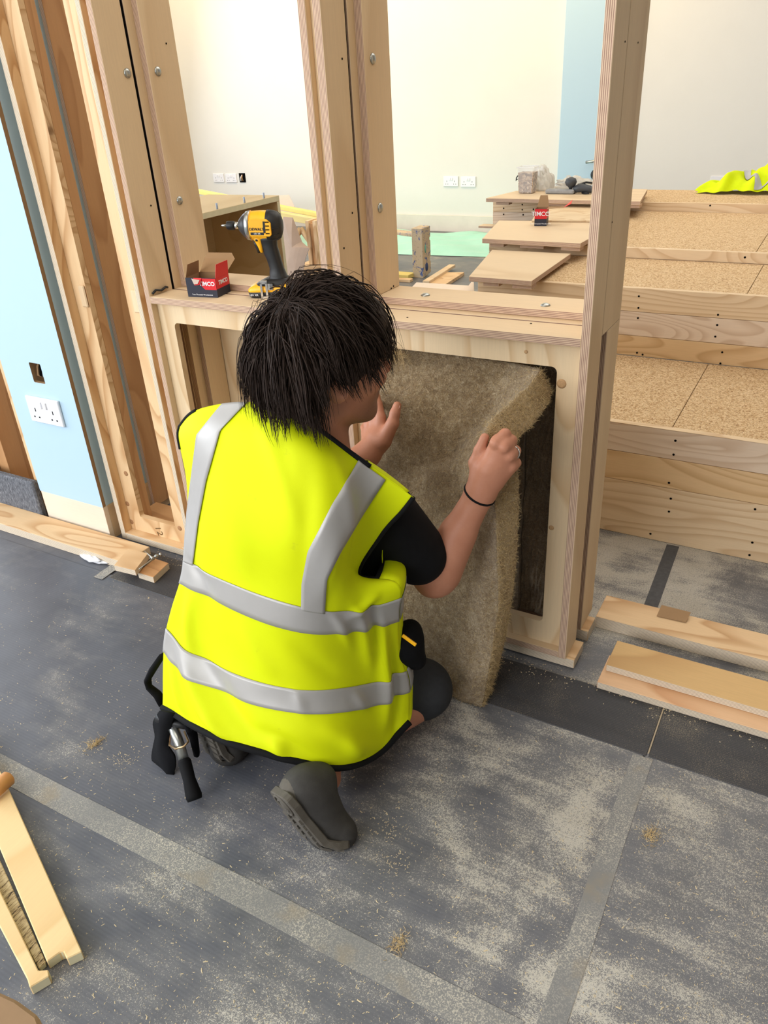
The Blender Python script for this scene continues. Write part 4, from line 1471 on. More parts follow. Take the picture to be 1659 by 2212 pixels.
def make_skin():
    t = NT('skin')
    co = t.co()
    n1 = t.noise(co, 22, 4, 0.6)
    n2 = t.noise(co, 160, 3, 0.6)
    c = t.mix(n1, srgb(184, 122, 94), srgb(204, 146, 118))
    c = t.mix(t.math('MULTIPLY', n2, 0.35), c, srgb(178, 108, 84))
    # beard stubble around the mouth and jaw
    j = H(0, 0.075, -0.105)
    d = t.n('ShaderNodeVectorMath', operation='DISTANCE')
    t.l(co, d.inputs[0]); d.inputs[1].default_value = T3(j)
    st = t.ramp(d.outputs['Value'], [(0.048, (0.75,) * 3), (0.082, (0, 0, 0))])
    st = t.math('MULTIPLY', st, t.math('ADD', t.math('MULTIPLY', t.noise(co, 900, 2, 0.8), 0.9), 0.3))
    c = t.mix(st, c, srgb(70, 54, 46))
    t.bump(n2, 0.15, 0.001)
    t.b.inputs['Subsurface Weight'].default_value = 0.0
    return t.out(c, 0.5, 0.35)


M_skin = make_skin()
M_nail = plain('finger_nail', srgb(226, 178, 160), 0.3, 0.5, var=0.04)

person = thing('person', 'kneeling person in yellow vest and black T-shirt holding the insulation slab', 'person', loc=(-0.78, 0.95, 0.0))
PLOC = Vector((-0.78, 0.95, 0.0))
person.location = (0, 0, 0)

SR = atY(836, 1112, 1.065)
ER = atY(938, 1246, 1.145)
WR = atY(1041, 1058, 1.195)
SL = Vector((-0.935, 1.005, 0.655))
EL = Vector((-0.935, 1.20, 0.475))
WL = atY(793, 982, 1.325)
NB = atY(690, 940, 0.985)
CHEST = (SR + SL) / 2 + Vector((0, 0.02, -0.13))
PEL = Vector((-0.845, 0.985, 0.215))
KR = Vector((-0.612, 1.130, 0.078))
AR = Vector((-0.715, 0.885, 0.070))
KL = Vector((-0.985, 1.13, 0.07)); AL = Vector((-0.955, 0.90, 0.07))

# right hand (closed round the slab edge)
rh = lambda px, py, Y: atY(px, py, Y)
kI, kM, kR_, kP = rh(1071, 957, 1.196), rh(1089, 966, 1.198), rh(1101, 984, 1.205), rh(1105, 1008, 1.212)
hand = []
hand += [('c', WR, rh(1052, 1015, 1.197), 0.0255, 0.024, 0.02),
         ('c', rh(1044, 1030, 1.197), kI + Vector((0, 0.008, 0)), 0.018, 0.0125, 0.014),
         ('c', rh(1055, 1030, 1.197), kM + Vector((0, 0.008, 0)), 0.018, 0.0125, 0.014),
         ('c', rh(1064, 1032, 1.202), kR_ + Vector((0, 0.008, 0)), 0.018, 0.0120, 0.014),
         ('c', rh(1070, 1036, 1.206), kP + Vector((0, 0.008, 0)), 0.018, 0.0115, 0.014)]
f = {}
fing = [(kI, rh(1091, 938, 1.222), rh(1088, 946, 1.262), rh(1072, 962, 1.275), 0.0105),
        (kM, rh(1104, 952, 1.226), rh(1099, 962, 1.264), rh(1084, 976, 1.277), 0.0107),
        (kR_, rh(1113, 974, 1.232), rh(1107, 984, 1.266), rh(1092, 996, 1.277), 0.0102),
        (kP, rh(1115, 1000, 1.236), rh(1108, 1008, 1.262), rh(1096, 1016, 1.270), 0.0090)]
for a, b, c_, d, r in fing:
    hand += [('c', a, b, r * 1.12, r * 1.02, 0.004), ('c', b, c_, r * 1.02, r * 0.95, 0.003), ('c', c_, d, r * 0.95, r * 0.8, 0.003)]
hand += [('c', rh(1036, 1028, 1.198), rh(1028, 1000, 1.203), 0.017, 0.0135, 0.010),
         ('c', rh(1028, 1000, 1.203), rh(1036, 973, 1.208), 0.0130, 0.0108, 0.006),
         ('c', rh(1036, 973, 1.208), rh(1047, 945, 1.213), 0.0108, 0.0085, 0.004)]
# left hand (spread against the slab's left edge)
lI, lM, lR_, lP = rh(822, 902, 1.366), rh(806, 903, 1.372), rh(796, 917, 1.378), rh(791, 935, 1.380)
hand += [('c', WL, rh(815, 950, 1.345), 0.0265, 0.026, 0.02)]
for q, s in ((lI, (822, 955, 1.345)), (lM, (814, 958, 1.350)), (lR_, (806, 962, 1.352)), (lP, (800, 966, 1.352))):
    hand.append(('c', rh(*s), q, 0.020, 0.0118, 0.013))
lf = [(lI, rh(816, 873, 1.380), rh(812, 858, 1.402), rh(812, 852, 1.425), 0.0105),
      (lM, rh(803, 880, 1.392), rh(803, 872, 1.420), rh(806, 872, 1.442), 0.0105),
      (lR_, rh(793, 900, 1.402), rh(795, 893, 1.428), rh(800, 894, 1.448), 0.0100),
      (lP, rh(787, 924, 1.402), rh(790, 919, 1.424), rh(795, 919, 1.440), 0.0088)]
for a, b, c_, d, r in lf:
    hand += [('c', a, b, r * 1.12, r * 1.02, 0.004), ('c', b, c_, r * 1.0, r * 0.95, 0.003), ('c', c_, d, r * 0.95, r * 0.8, 0.003)]
hand += [('c', rh(829, 950, 1.340), rh(848, 915, 1.352), 0.0185, 0.0140, 0.010),
         ('c', rh(848, 915, 1.352), rh(853, 893, 1.360), 0.0130, 0.0112, 0.005),
         ('c', rh(853, 893, 1.360), rh(858, 876, 1.368), 0.0112, 0.0092, 0.004)]

body = [('e', HC, (0.074, 0.094, 0.094), HR, 0.0),
        ('e', H(0, 0.040, -0.055), (0.060, 0.058, 0.066), HR, 0.02),
        ('e', H(0, 0.062, -0.098), (0.036, 0.034, 0.024), HR, 0.025),          # chin and jaw
        ('c', H(0.046, 0.015, -0.082), H(0.020, 0.078, -0.108), 0.018, 0.015, 0.02),
        ('c', H(-0.046, 0.015, -0.082), H(-0.020, 0.078, -0.108), 0.018, 0.015, 0.02),
        ('c', H(0, 0.088, 0.012), H(0, 0.112, -0.036), 0.010, 0.013, 0.012),      # nose
        ('c', H(0.012, 0.096, -0.040), H(-0.012, 0.096, -0.040), 0.009, 0.009, 0.008),
        ('c', H(0.050, 0.070, 0.018), H(-0.050, 0.070, 0.018), 0.014, 0.014, 0.02),   # brow
        ('c', H(0.042, 0.070, -0.030), H(0.034, 0.080, -0.034), 0.022, 0.018, 0.02),   # cheeks
        ('c', H(-0.042, 0.070, -0.030), H(-0.034, 0.080, -0.034), 0.022, 0.018, 0.02),
        ('c', H(0.018, 0.092, -0.066), H(-0.018, 0.092, -0.066), 0.007, 0.007, 0.008),   # lips
        ('c', H(0.016, 0.090, -0.078), H(-0.016, 0.090, -0.078), 0.008, 0.008, 0.008),
        ('sub', H(0.032, 0.094, 0.000), (0.018, 0.012, 0.010), HR, 0.008),
        ('sub', H(-0.032, 0.094, 0.000), (0.018, 0.012, 0.010), HR, 0.008)]
for s in (1, -1):
    er = np.array(Matrix((hx * s * 0.93 - hd * 0.36, hd * 0.93 + hx * s * 0.36, hz)).transposed())
    body += [('e', H(s * 0.077, -0.004, -0.022), (0.009, 0.020, 0.032), er, 0.006),
             ('sub', H(s * 0.086, 0.002, -0.018), (0.006, 0.010, 0.017), er, 0.004)]
body += [('c', H(0, -0.034, -0.060), NB + Vector((-0.010, 0, 0)), 0.051, 0.058, 0.018),
         ('c', NB + Vector((-0.015, 0.0, -0.065)), SR + Vector((-0.02, 0, -0.02)), 0.052, 0.046, 0.04),
         ('c', NB + Vector((-0.015, 0.0, -0.065)), SL + Vector((0.02, 0, -0.02)), 0.052, 0.046, 0.04),
         ('e', CHEST, (0.150, 0.085, 0.16), None, 0.05),
         ('c', CHEST, PEL, 0.090, 0.100, 0.05),
         ('e', PEL, (0.130, 0.100, 0.110), None, 0.04),
         ('c', SR, ER, 0.052, 0.0405, 0.02),
         ('c', ER, WR, 0.0400, 0.0265, 0.012),
         ('c', ER.lerp(WR, 0.10) + Vector((0.006, -0.002, 0)), ER.lerp(WR, 0.50), 0.041, 0.032, 0.02),
         ('c', SL, EL, 0.052, 0.0405, 0.02),
         ('c', EL, WL, 0.0405, 0.0270, 0.012),
         ('c', PEL + Vector((0.075, 0.02, -0.02)), KR, 0.075, 0.055, 0.04),
         ('c', KR, AR, 0.050, 0.038, 0.02),
         ('c', KR.lerp(AR, 0.2), KR.lerp(AR, 0.6), 0.050, 0.043, 0.02),
         ('c', PEL + Vector((-0.085, -0.02, -0.02)), KL, 0.085, 0.062, 0.04),
         ('c', KL, AL, 0.056, 0.040, 0.02),
         ('c', AR, AR + Vector((0.03, -0.03, -0.02)), 0.038, 0.03, 0.02),
         ('c', AL, AL + Vector((0, -0.04, -0.02)), 0.038, 0.03, 0.02)]
sdf_mesh('body', body + hand, (-1.12, 0.70, 0.0), (-0.38, 1.49, 1.02), 0.0031, M_skin, person)


def nail(tip, base, nrm, w):
    """small oval plate on the finger end"""
    ax = (tip - base).normalized()
    n = (Vector(nrm) - ax * Vector(nrm).dot(ax)).normalized()
    m = frame_m(tip, ax, n.cross(ax))
    V = [m @ Vector((0.0065 * math.cos(a), w * math.sin(a), 0)) for a in [k * math.pi / 6 for k in range(12)]] + [m @ Vector((0.0, 0, 0.0012))]
    F = [(k, (k + 1) % 12, 12) for k in range(12)]
    return mesh('finger_nail', V, F, M_nail, person, True)


tv = (CO - rh(858, 876, 1.368)).normalized()
nail(rh(857.6, 878, 1.368) + tv * 0.0088, rh(853, 893, 1.360) + tv * 0.0098, tv, 0.0062)
tv = (CO - rh(1047, 945, 1.213)).normalized()
# eyes
M_eye = plain('eye_white', srgb(225, 220, 214), 0.2, 0.5, var=0.02)
M_iris = plain('eye_iris', srgb(62, 44, 30), 0.2, 0.5)
for s in (1, -1):
    e = lathe('eye', [(math.cos(a) * 0.0115, math.sin(a) * 0.0115 + 1e-4) for a in [k * math.pi / 10 for k in range(11)]][::-1], M_eye, person, 14,
              frame_m(H(s * 0.032, 0.0785, 0.0), hd, hz))
    lathe('iris', [(0.0108, 0.0052), (0.0116, 0.004), (0.0119, 0.0005)], M_iris, e, 12, frame_m(H(s * 0.032, 0.0785, 0.0), hd, hz))

# ---- T-shirt
UA = (ER - SR).normalized()
cutR = SR.lerp(ER, 0.62)
LA = (EL - SL).normalized()
cutL = SL.lerp(EL, 0.60)
off = 0.010
def shirt_cut(P, f):
    a = np.maximum((P - np.array(T3(cutR), np.float32)) @ np.array(T3(UA), np.float32), -1)
    b = np.maximum((P - np.array(T3(cutL), np.float32)) @ np.array(T3(LA), np.float32), -1)
    nk = (P - np.array(T3(NB + Vector((0, 0.0, 0.012))), np.float32)) @ np.array((0.05, -0.25, 0.97), np.float32)
    return np.maximum(f, nk)
shR = ('c', SR, cutR, 0.060, 0.064, 0.02)
M_tee = plain('black_cotton', srgb(15, 15, 18), 0.85, 0.2, var=0.3, vscale=60, bump=0.1)
tee = [('c', NB + Vector((-0.015, 0.0, -0.065)), SR + Vector((-0.02, 0, -0.02)), 0.057, 0.051, 0.0),
       ('c', NB + Vector((-0.015, 0.0, -0.065)), SL + Vector((0.02, 0, -0.02)), 0.057, 0.051, 0.03),
       ('c', NB + Vector((-0.014, -0.005, -0.03)), NB + Vector((-0.012, -0.004, 0.05)), 0.056, 0.053, 0.02),
       ('e', CHEST, (0.156, 0.090, 0.165), None, 0.04), ('c', CHEST, PEL, 0.095, 0.105, 0.04),
       ('fn', shirt_cut, 0),
       ('c', SR, cutR, 0.058, 0.060, 0.02), ('c', SL, cutL, 0.058, 0.060, 0.02)]
ts_ = sdf_mesh('t_shirt', tee, (-1.12, 0.78, 0.08), (-0.44, 1.25, 0.86), 0.0045, M_tee, person)
# sleeve hem, a little rolled band
def ring(name, c, ax, r, tr, mat, parent, n=28, sx=1.0):
    ax = Vector(ax).normalized()
    u = ax.orthogonal().normalized(); v = ax.cross(u)
    pts = [Vector(c) + u * (math.cos(k * 2 * math.pi / n) * r) + v * (math.sin(k * 2 * math.pi / n) * r * sx) for k in range(n + 1)]
    return tube(name, pts, tr, mat, parent, 6)
# ---- shorts
shorts = [('e', PEL + Vector((0, 0, -0.005)), (0.136, 0.106, 0.112), None, 0.0),
          ('c', PEL + Vector((0.075, 0.02, -0.02)), KR + Vector((0.002, 0.0, 0.010)), 0.090, 0.068, 0.04),
          ('c', PEL + Vector((-0.085, -0.02, -0.02)), KL + Vector((0, 0.0, 0.006)), 0.095, 0.066, 0.04),
          ('cut', KR + Vector((0.0, 0.028, -0.026)), tuple(Vector((0.25, 0.25, -1.0)).normalized()), 0)]
M_short = plain('dark_grey_work_fabric', srgb(52, 53, 56), 0.85, 0.2, var=0.25, vscale=90, bump=0.15)
sdf_mesh('shorts', shorts, (-1.1, 0.78, 0.0), (-0.48, 1.25, 0.36), 0.0045, M_short, person)

# ---- shoes: sole turned back, heel up, toe bent on the floor
def make_shoe_mat(name, c, k):
    return plain(name, c, 0.8, 0.2, var=0.25, vscale=k, bump=0.25)
M_shoe = make_shoe_mat('dusty_shoe_grey', srgb(66, 64, 62), 60)
M_sole = make_shoe_mat('rubber_sole', srgb(92, 87, 80), 80)


def shoe(heel, ball, toe, soledir, label):
    sd = Vector(soledir).normalized()
    a = (ball - heel).normalized()
    s = a.cross(sd).normalized()
    sd = s.cross(a).normalized()
    R = np.array([T3(s), T3(a), T3(sd)]).T
    t2 = (toe - ball).normalized()
    mid = heel.lerp(ball, 0.5)
    up = [('e', heel - sd * 0.030 + a * 0.02, (0.036, 0.036, 0.045), R, 0.0),
          ('c', heel - sd * 0.028 + a * 0.02, ball - sd * 0.022, 0.036, 0.038, 0.02),
          ('e', mid - sd * 0.036, (0.038, 0.060, 0.040), R, 0.02),
          ('c', ball - sd * 0.022, toe - Vector((0, 0, 0.0)) - sd * 0.004, 0.038, 0.030, 0.02),
          ('c', heel - sd * 0.045 + a * 0.03, heel - sd * 0.065 + a * 0.035, 0.032, 0.030, 0.02),
          ('cut', (0, 0, 0.0035), (0, 0, -1), 0)]
    o = sdf_mesh('shoe', up, tuple(min(heel[i], toe[i], ball[i]) - 0.14 for i in range(3)), tuple(max(heel[i], toe[i], ball[i]) + 0.14 for i in range(3)), 0.003, M_shoe, person)
    hc = [('e', heel - sd * 0.028 + a * 0.018, (0.0385, 0.0385, 0.0475), R, 0.0),
          ('cut', T3(heel + a * 0.034), T3((a * 0.85 + sd * 0.5).normalized()), 0)]
    sdf_mesh('heel_counter', hc, T3(heel - Vector((.09, .09, .09))), T3(heel + Vector((.09, .09, .09))), 0.003, M_sole, o)
    # sole: outline along the foot, bent at the ball
    prof = [(-0.014, 0.022), (-0.006, 0.033), (0.02, 0.038), (0.06, 0.034), (0.10, 0.039), (0.13, 0.043), (0.16, 0.040), (0.185, 0.030), (0.197, 0.014)]
    Lb = (ball - heel).length
    def pt(x, y, zz):
        x = x * (Lb + (toe - ball).length) / 0.185
        if x <= Lb:
            return heel + a * x + s * y + sd * zz
        n2 = s.cross(t2) * -1
        n2 = (sd - t2 * sd.dot(t2)).normalized()
        return ball + t2 * (x - Lb) + s * y + (sd.lerp(n2, min(1, (x - Lb) / 0.02))).normalized() * zz
    V, F = [], []
    for (x, w) in prof:
        for (yy, zz) in ((-w, 0.0), (-w, 0.016), (w, 0.016), (w, 0.0)):
            V.append(pt(x, yy, zz))
    for i in range(len(prof) - 1):
        for k in range(4):
            F.append((i * 4 + k, i * 4 + (k + 1) % 4, (i + 1) * 4 + (k + 1) % 4, (i + 1) * 4 + k))
    F += [(3, 2, 1, 0), tuple(range(len(V) - 4, len(V)))]
    so = mesh('sole', V, F, M_sole, o, False)
    bm = bmesh.new(); bm.from_mesh(so.data); bmesh.ops.recalc_face_normals(bm, faces=bm.faces)
    bmesh.ops.bevel(bm, geom=list(bm.edges), offset=0.002, segments=1, affect='EDGES'); bm.to_mesh(so.data); bm.free()
    # tread: heel ring and lugs
    for r in (0.024, 0.014):
        c = pt(0.018, 0, 0.0165)
        pts = [c + a * (math.cos(q) * r) + s * (math.sin(q) * r * 0.95) for q in [k * math.pi / 10 for k in range(21)]]
        tube('tread_ring', pts, 0.0028, M_sole, o, 5)
    for x in (0.055, 0.072, 0.090, 0.108, 0.126, 0.146, 0.166):
        for sgn in (-1, 1):
            V = [pt(x + dx, sgn * yy, zz) for zz in (0.0155, 0.020) for dx, yy in ((-0.006, 0.008), (0.006, 0.010), (0.006, 0.033), (-0.006, 0.031))]
            lug = mesh('tread_lug', V, [(0, 1, 2, 3), (7, 6, 5, 4), (0, 4, 5, 1), (1, 5, 6, 2), (2, 6, 7, 3), (3, 7, 4, 0)], M_sole, o)
    return o


shoe(atY(617, 1712, 0.735), atZ(690, 1805, 0.028), atZ(735, 1803, 0.022), (-0.44, -0.85, 0.28), 'right')
shoe(AL + Vector((0.0, -0.075, 0.07)), AL + Vector((0.02, -0.075, -0.035)), AL + Vector((0.03, -0.02, -0.048)), (-0.25, -1, 0.0), 'left')

# ---- hi-vis vest: control net of the back, left side to right side
def make_hivis():
    t = NT('fluorescent_yellow')
    co = t.co()
    n = t.noise(co, 7, 4, 0.6)
    wv = t.noise(t.co((1, 1, 1)), 700, 2)
    c = t.mix(n, (0.60, 0.68, 0.0), (0.70, 0.77, 0.0))
    d = t.ramp(t.noise(co, 26, 5, 0.7), [(0.66, (0, 0, 0)), (0.80, (0.35,) * 3)])
    c = t.mix(d, c, srgb(150, 150, 40))
    t.bump(wv, 0.15, 0.0006)
    return t.out(c, 0.7, 0.2)


M_hivis = make_hivis()
M_strip = plain('reflective_silver', srgb(168, 165, 162), 0.42, 0.5, 0.15, var=0.06, vscale=30)
M_bind = plain('black_binding', srgb(14, 14, 16), 0.8, 0.2)
NET = [
    ([(392, 925), (440, 887), (530, 866), (618, 884), (705, 940), (800, 1008), (893, 1075)], .955, .990, .045),
    ([(388, 950), (445, 938), (540, 945), (630, 965), (715, 1003), (790, 1053), (868, 1108)], .925, .985, .070),
    ([(402, 1030), (450, 1040), (545, 1060), (640, 1080), (720, 1098), (780, 1128), (822, 1160)], .905, .975, .085),
    ([(405, 1110), (450, 1130), (545, 1160), (640, 1182), (715, 1200), (752, 1222), (774, 1243)], .89, .965, .090),
    ([(398, 1180), (445, 1215), (540, 1250), (640, 1278), (720, 1295), (788, 1290), (861, 1262)], .875, .985, .085),
    ([(393, 1240), (450, 1270), (545, 1312), (640, 1337), (725, 1345), (800, 1335), (859, 1318)], .86, 1.00, .085),
    ([(372, 1315), (430, 1370), (540, 1420), (640, 1440), (730, 1442), (810, 1428), (862, 1400)], .84, 1.02, .090),
    ([(358, 1380), (420, 1440), (530, 1492), (640, 1515), (740, 1512), (820, 1498), (880, 1472)], .82, 1.03, .100),
    ([(350, 1460), (410, 1510), (520, 1565), (640, 1590), (745, 1592), (825, 1570), (885, 1530)], .80, 1.02, .112),
    ([(347, 1530), (405, 1560), (510, 1607), (620, 1641), (735, 1655), (820, 1625), (886, 1560)], .79, 1.005, .115)]
SS = [0, .12, .3, .5, .7, .88, 1]
ctrl = np.zeros((len(NET), 7, 3))
for i, (pp, yl, yr, b) in enumerate(NET):
    for j, (px, py) in enumerate(pp):
        s = SS[j]
        Y = yl + (yr - yl) * s - b * 4 * s * (1 - s)
        ctrl[i, j] = atY(px, py, Y)


def cr1(P, t):
    """Catmull-Rom along axis 0 of P at parameter array t"""
    n = len(P)
    i = np.clip(np.floor(t).astype(int), 0, n - 2)
    f = (t - i)[:, None, None] if P.ndim == 3 else (t - i)[:, None]
    p0 = np.where((i > 0)[(...,) + (None,) * (P.ndim - 1)], P[np.maximum(i - 1, 0)], 2 * P[i] - P[i + 1])
    p3 = np.where((i < n - 2)[(...,) + (None,) * (P.ndim - 1)], P[np.minimum(i + 2, n - 1)], 2 * P[i + 1] - P[i])
    p1, p2 = P[i], P[i + 1]
    return 0.5 * ((2 * p1) + (-p0 + p2) * f + (2 * p0 - 5 * p1 + 4 * p2 - p3) * f ** 2 + (-p0 + 3 * p1 - 3 * p2 + p3) * f ** 3)


def folds(P, U, Vv):
    """soft cloth folds as a displacement along the local outward direction"""
    def crease(u0, v0, u1, v1, w, amp):
        du, dv = u1 - u0, v1 - v0
        t = np.clip(((U - u0) * du + (Vv - v0) * dv) / (du * du + dv * dv), 0, 1)
        dist = np.hypot(U - u0 - t * du, Vv - v0 - t * dv)
        return 1.5 * amp * np.exp(-(dist / w) ** 2) * np.sin(np.pi * np.clip(t * 0.9 + 0.05, 0, 1))
    rs = np.random.RandomState(4)
    d = np.zeros_like(U)
    for q in range(9):
        a, b, p = rs.uniform(-2.2, 2.2), rs.uniform(-1.0, 1.0), rs.uniform(0, 6.3)
        d += 0.0014 * np.sin(a * U + b * Vv + p + 0.7 * np.sin(b * U - a * Vv * 0.4))
    for c_ in ((0.5, 6.6, 1.9, 8.9, .20, .010), (0.9, 6.2, 2.4, 8.6, .22, -.008), (0.25, 7.2, 1.0, 8.7, .16, .007), (0.4, 5.3, 0.9, 6.8, .18, .006),
               (4.6, 4.2, 4.9, 6.3, .16, .006), (5.1, 4.3, 5.2, 6.0, .12, -.006), (5.4, 5.2, 5.1, 8.2, .16, .009), (5.7, 5.6, 5.5, 8.8, .13, -.008),
               (3.4, 7.6, 5.0, 8.8, .25, .007), (2.2, 7.9, 3.6, 8.9, .25, -.006), (3.9, 4.6, 4.4, 5.6, .12, .005), (4.3, 6.8, 4.6, 7.4, .12, .005),
               (3.0, 6.7, 3.15, 7.4, .12, .004), (4.2, 0.8, 4.7, 3.0, .2, .004), (1.2, 1.2, 1.9, 4.2, .3, .004), (2.2, 0.5, 3.0, 2.6, .22, .004), (3.4, 1.0, 3.1, 3.8, .3, -.004), (1.6, 5.4, 2.6, 6.4, .2, .004), (2.8, 5.5, 4.0, 6.2, .2, -.004), (4.0, 7.9, 4.4, 8.8, .18, .006), (1.4, 8.0, 1.8, 8.9, .14, .005), (2.6, 8.2, 2.9, 9.0, .15, .006), (4.4, 2.2, 3.6, 4.0, .2, .004), (5.4, 3.9, 4.2, 5.0, .15, .006), (0.2, 4.2, 1.2, 5.6, .2, -.005)):
        d += crease(*c_)
    return d


def vest_surf(vs, us, off=0.0):
    A = cr1(ctrl, np.asarray(vs, float))                 # (nv, 7, 3)
    A = cr1(np.swapaxes(A, 0, 1), np.asarray(us, float))   # (nu, nv, 3)
    return np.swapaxes(A, 0, 1)


def vest_pt(V, U, off=0.0):
    """points for matching parameter grids V, U (same shape)"""
    vs, us = V[:, 0] if V.ndim == 2 else V, None
    out = np.zeros(V.shape + (3,))
    for r in range(V.shape[0]):
        rowv = V[r]
        A = cr1(ctrl, rowv)                     # (n, 7, 3)
        for q in range(V.shape[1]):
            out[r, q] = cr1(A[q], np.array([U[r, q]]))[0]
    return out


def grid_normals(G):
    du = np.gradient(G, axis=1); dv = np.gradient(G, axis=0)
    n = np.cross(dv, du)
    n /= np.linalg.norm(n, axis=-1, keepdims=True) + 1e-9
    return n


def grid_mesh(name, G, mat, parent, thick=0.0012):
    """a sheet with thickness from a grid of points"""
    nv, nu = G.shape[:2]
    n = grid_normals(G)
    V = np.concatenate([G.reshape(-1, 3), (G - n * thick).reshape(-1, 3)])
    idx = np.arange(nv * nu).reshape(nv, nu)
    q = np.stack([idx[:-1, :-1], idx[1:, :-1], idx[1:, 1:], idx[:-1, 1:]], -1).reshape(-1, 4)
    q2 = q[:, ::-1] + nv * nu
    side = []
    for a, b in ((idx[0, :-1], idx[0, 1:]), (idx[-1, 1:], idx[-1, :-1]), (idx[1:, 0], idx[:-1, 0]), (idx[:-1, -1], idx[1:, -1])):
        side.append(np.stack([a, b, b + nv * nu, a + nv * nu], 1))
    return npmesh(name, V, np.concatenate([q, q2] + side), mat, parent)


vs = np.linspace(0, 9, 100); us = np.linspace(0, 6, 80)
G = vest_surf(vs, us)
UU, VV = np.meshgrid(us, vs)
nrm = grid_normals(G)
if nrm[50, 40] @ np.array((0.2, -0.9, 0.2)) < 0:
    NSGN = -1.0
else:
    NSGN = 1.0
nrm = nrm * NSGN
G = G + nrm * folds(G, UU, VV)[..., None]
vest = grid_mesh('vest_back', G if NSGN > 0 else G, M_hivis, person, 0.0012 * NSGN)
vest.name = 'hi_vis_vest'
from_grid = lambda v, u: None


def gpt(v, u, off=0.0):
    """bilinear lookup on the finished vest back"""
    fv = np.clip(v / 9 * 99, 0, 98.999); fu = np.clip(u / 6 * 79, 0, 78.999)
    i, j = int(fv), int(fu)
    a, b = fv - i, fu - j
    w = lambda A: (A[i, j] * (1 - a) * (1 - b) + A[i + 1, j] * a * (1 - b) + A[i, j + 1] * (1 - a) * b + A[i + 1, j + 1] * a * b)
    return w(G) + w(nrm) * off


def strip(name, rows, cols_fn, n_across=8, off=0.0022):
    """rows: list of parameters along; cols_fn(t) -> ((v,u) start, (v,u) end)"""
    S_ = np.zeros((len(rows), n_across, 3))
    for r, t in enumerate(rows):
        (v0, u0), (v1, u1) = cols_fn(t)
        for k in range(n_across):
            w = k / (n_across - 1)
            S_[r, k] = gpt(v0 + (v1 - v0) * w, u0 + (u1 - u0) * w, off)
    n = grid_normals(S_)
    sg = 1.0 if n[len(rows) // 2, n_across // 2] @ nrm[50, 40] > 0 else -1.0
    return grid_mesh(name, S_, M_strip, vest, 0.0012 * sg)


strip('reflective_strip', np.linspace(0.0, 6, 90), lambda u: ((4.50, u), (5.26, u)))
strip('reflective_strip', np.linspace(0.0, 6, 90), lambda u: ((6.64, u), (7.33, u)))
Pp = np.zeros((100, 80, 2))
for i in range(100):
    for j in range(80):
        q = Vector(G[i, j]) - CO
        zc = q.dot(CF)
        Pp[i, j] = (829.5 + q.dot(CR) / zc * FPX, 1106 + q.dot(CD) / zc * FPX)


def u_at(v, poly):
    """column where the vest row v meets a slanting tape edge"""
    fi_ = min(v / 9 * 99, 98.999); i = int(fi_); Pr = Pp[i] * (1 - fi_ + i) + Pp[i + 1] * (fi_ - i)
    ys = [p[1] for p in poly]; xs = [p[0] for p in poly]
    fx = np.array([Pr[j, 0] - np.interp(Pr[j, 1], ys, xs) for j in range(80)])
    k = np.where((fx[:-1] < 0) & (fx[1:] >= 0))[0]
    if len(k) == 0: return 0.0 if fx[0] > 0 else 6.0
    k = k[0]
    return (k + fx[k] / (fx[k] - fx[k + 1])) / 79 * 6


rl_, rr_ = [(790, 980), (775, 992), (716, 1090), (665, 1190), (652, 1260), (650, 1340)], [(850, 1020), (835, 1032), (780, 1115), (735, 1190), (706, 1250), (700, 1340)]
strip('reflective_strip', np.linspace(0.10, 4.62, 60), lambda v: ((v, u_at(v, rl_)), (v, u_at(v, rr_))), off=0.0030)
ll_, lr_ = [(497, 860), (480, 875), (427, 940), (414, 1040), (404, 1120), (396, 1240)], [(550, 860), (535, 870), (478, 930), (447, 1040), (430, 1130), (416, 1240)]
strip('reflective_strip', np.linspace(0.02, 4.55, 60), lambda v: ((v, u_at(v, ll_)), (v, u_at(v, lr_))), off=0.0030)


def edge_tube(name, vu, r=0.0035, mat=M_bind):
    pts = [Vector(gpt(v, u, 0.0)) for v, u in vu]
    return tube(name, pts, r, mat, vest, 7)


edge_tube('binding', [(9, u) for u in np.linspace(0, 6, 60)], 0.0070)
edge_tube('binding', [(v, 6) for v in np.linspace(0, 3.35, 40)] , 0.0042)
edge_tube('binding', [(v, 0) for v in np.linspace(1.3, 0, 20)] + [(0, u) for u in np.linspace(0.0, 0.9, 10)], 0.0032)
edge_tube('binding', [(0, u) for u in np.linspace(2.2, 5.0, 40)], 0.0048)
# front of the vest: closes the tube round the body and hangs from the shoulders
FW = Vector((-0.22, 0.97, 0.0)).normalized()


def front_curve(v, t):
    R_, L_ = Vector(gpt(v, 6)), Vector(gpt(v, 0))
    a, b = R_ + FW * 0.26, L_ + FW * 0.30
    return R_ * (1 - t) ** 3 + a * 3 * t * (1 - t) ** 2 + b * 3 * t * t * (1 - t) + L_ * t ** 3


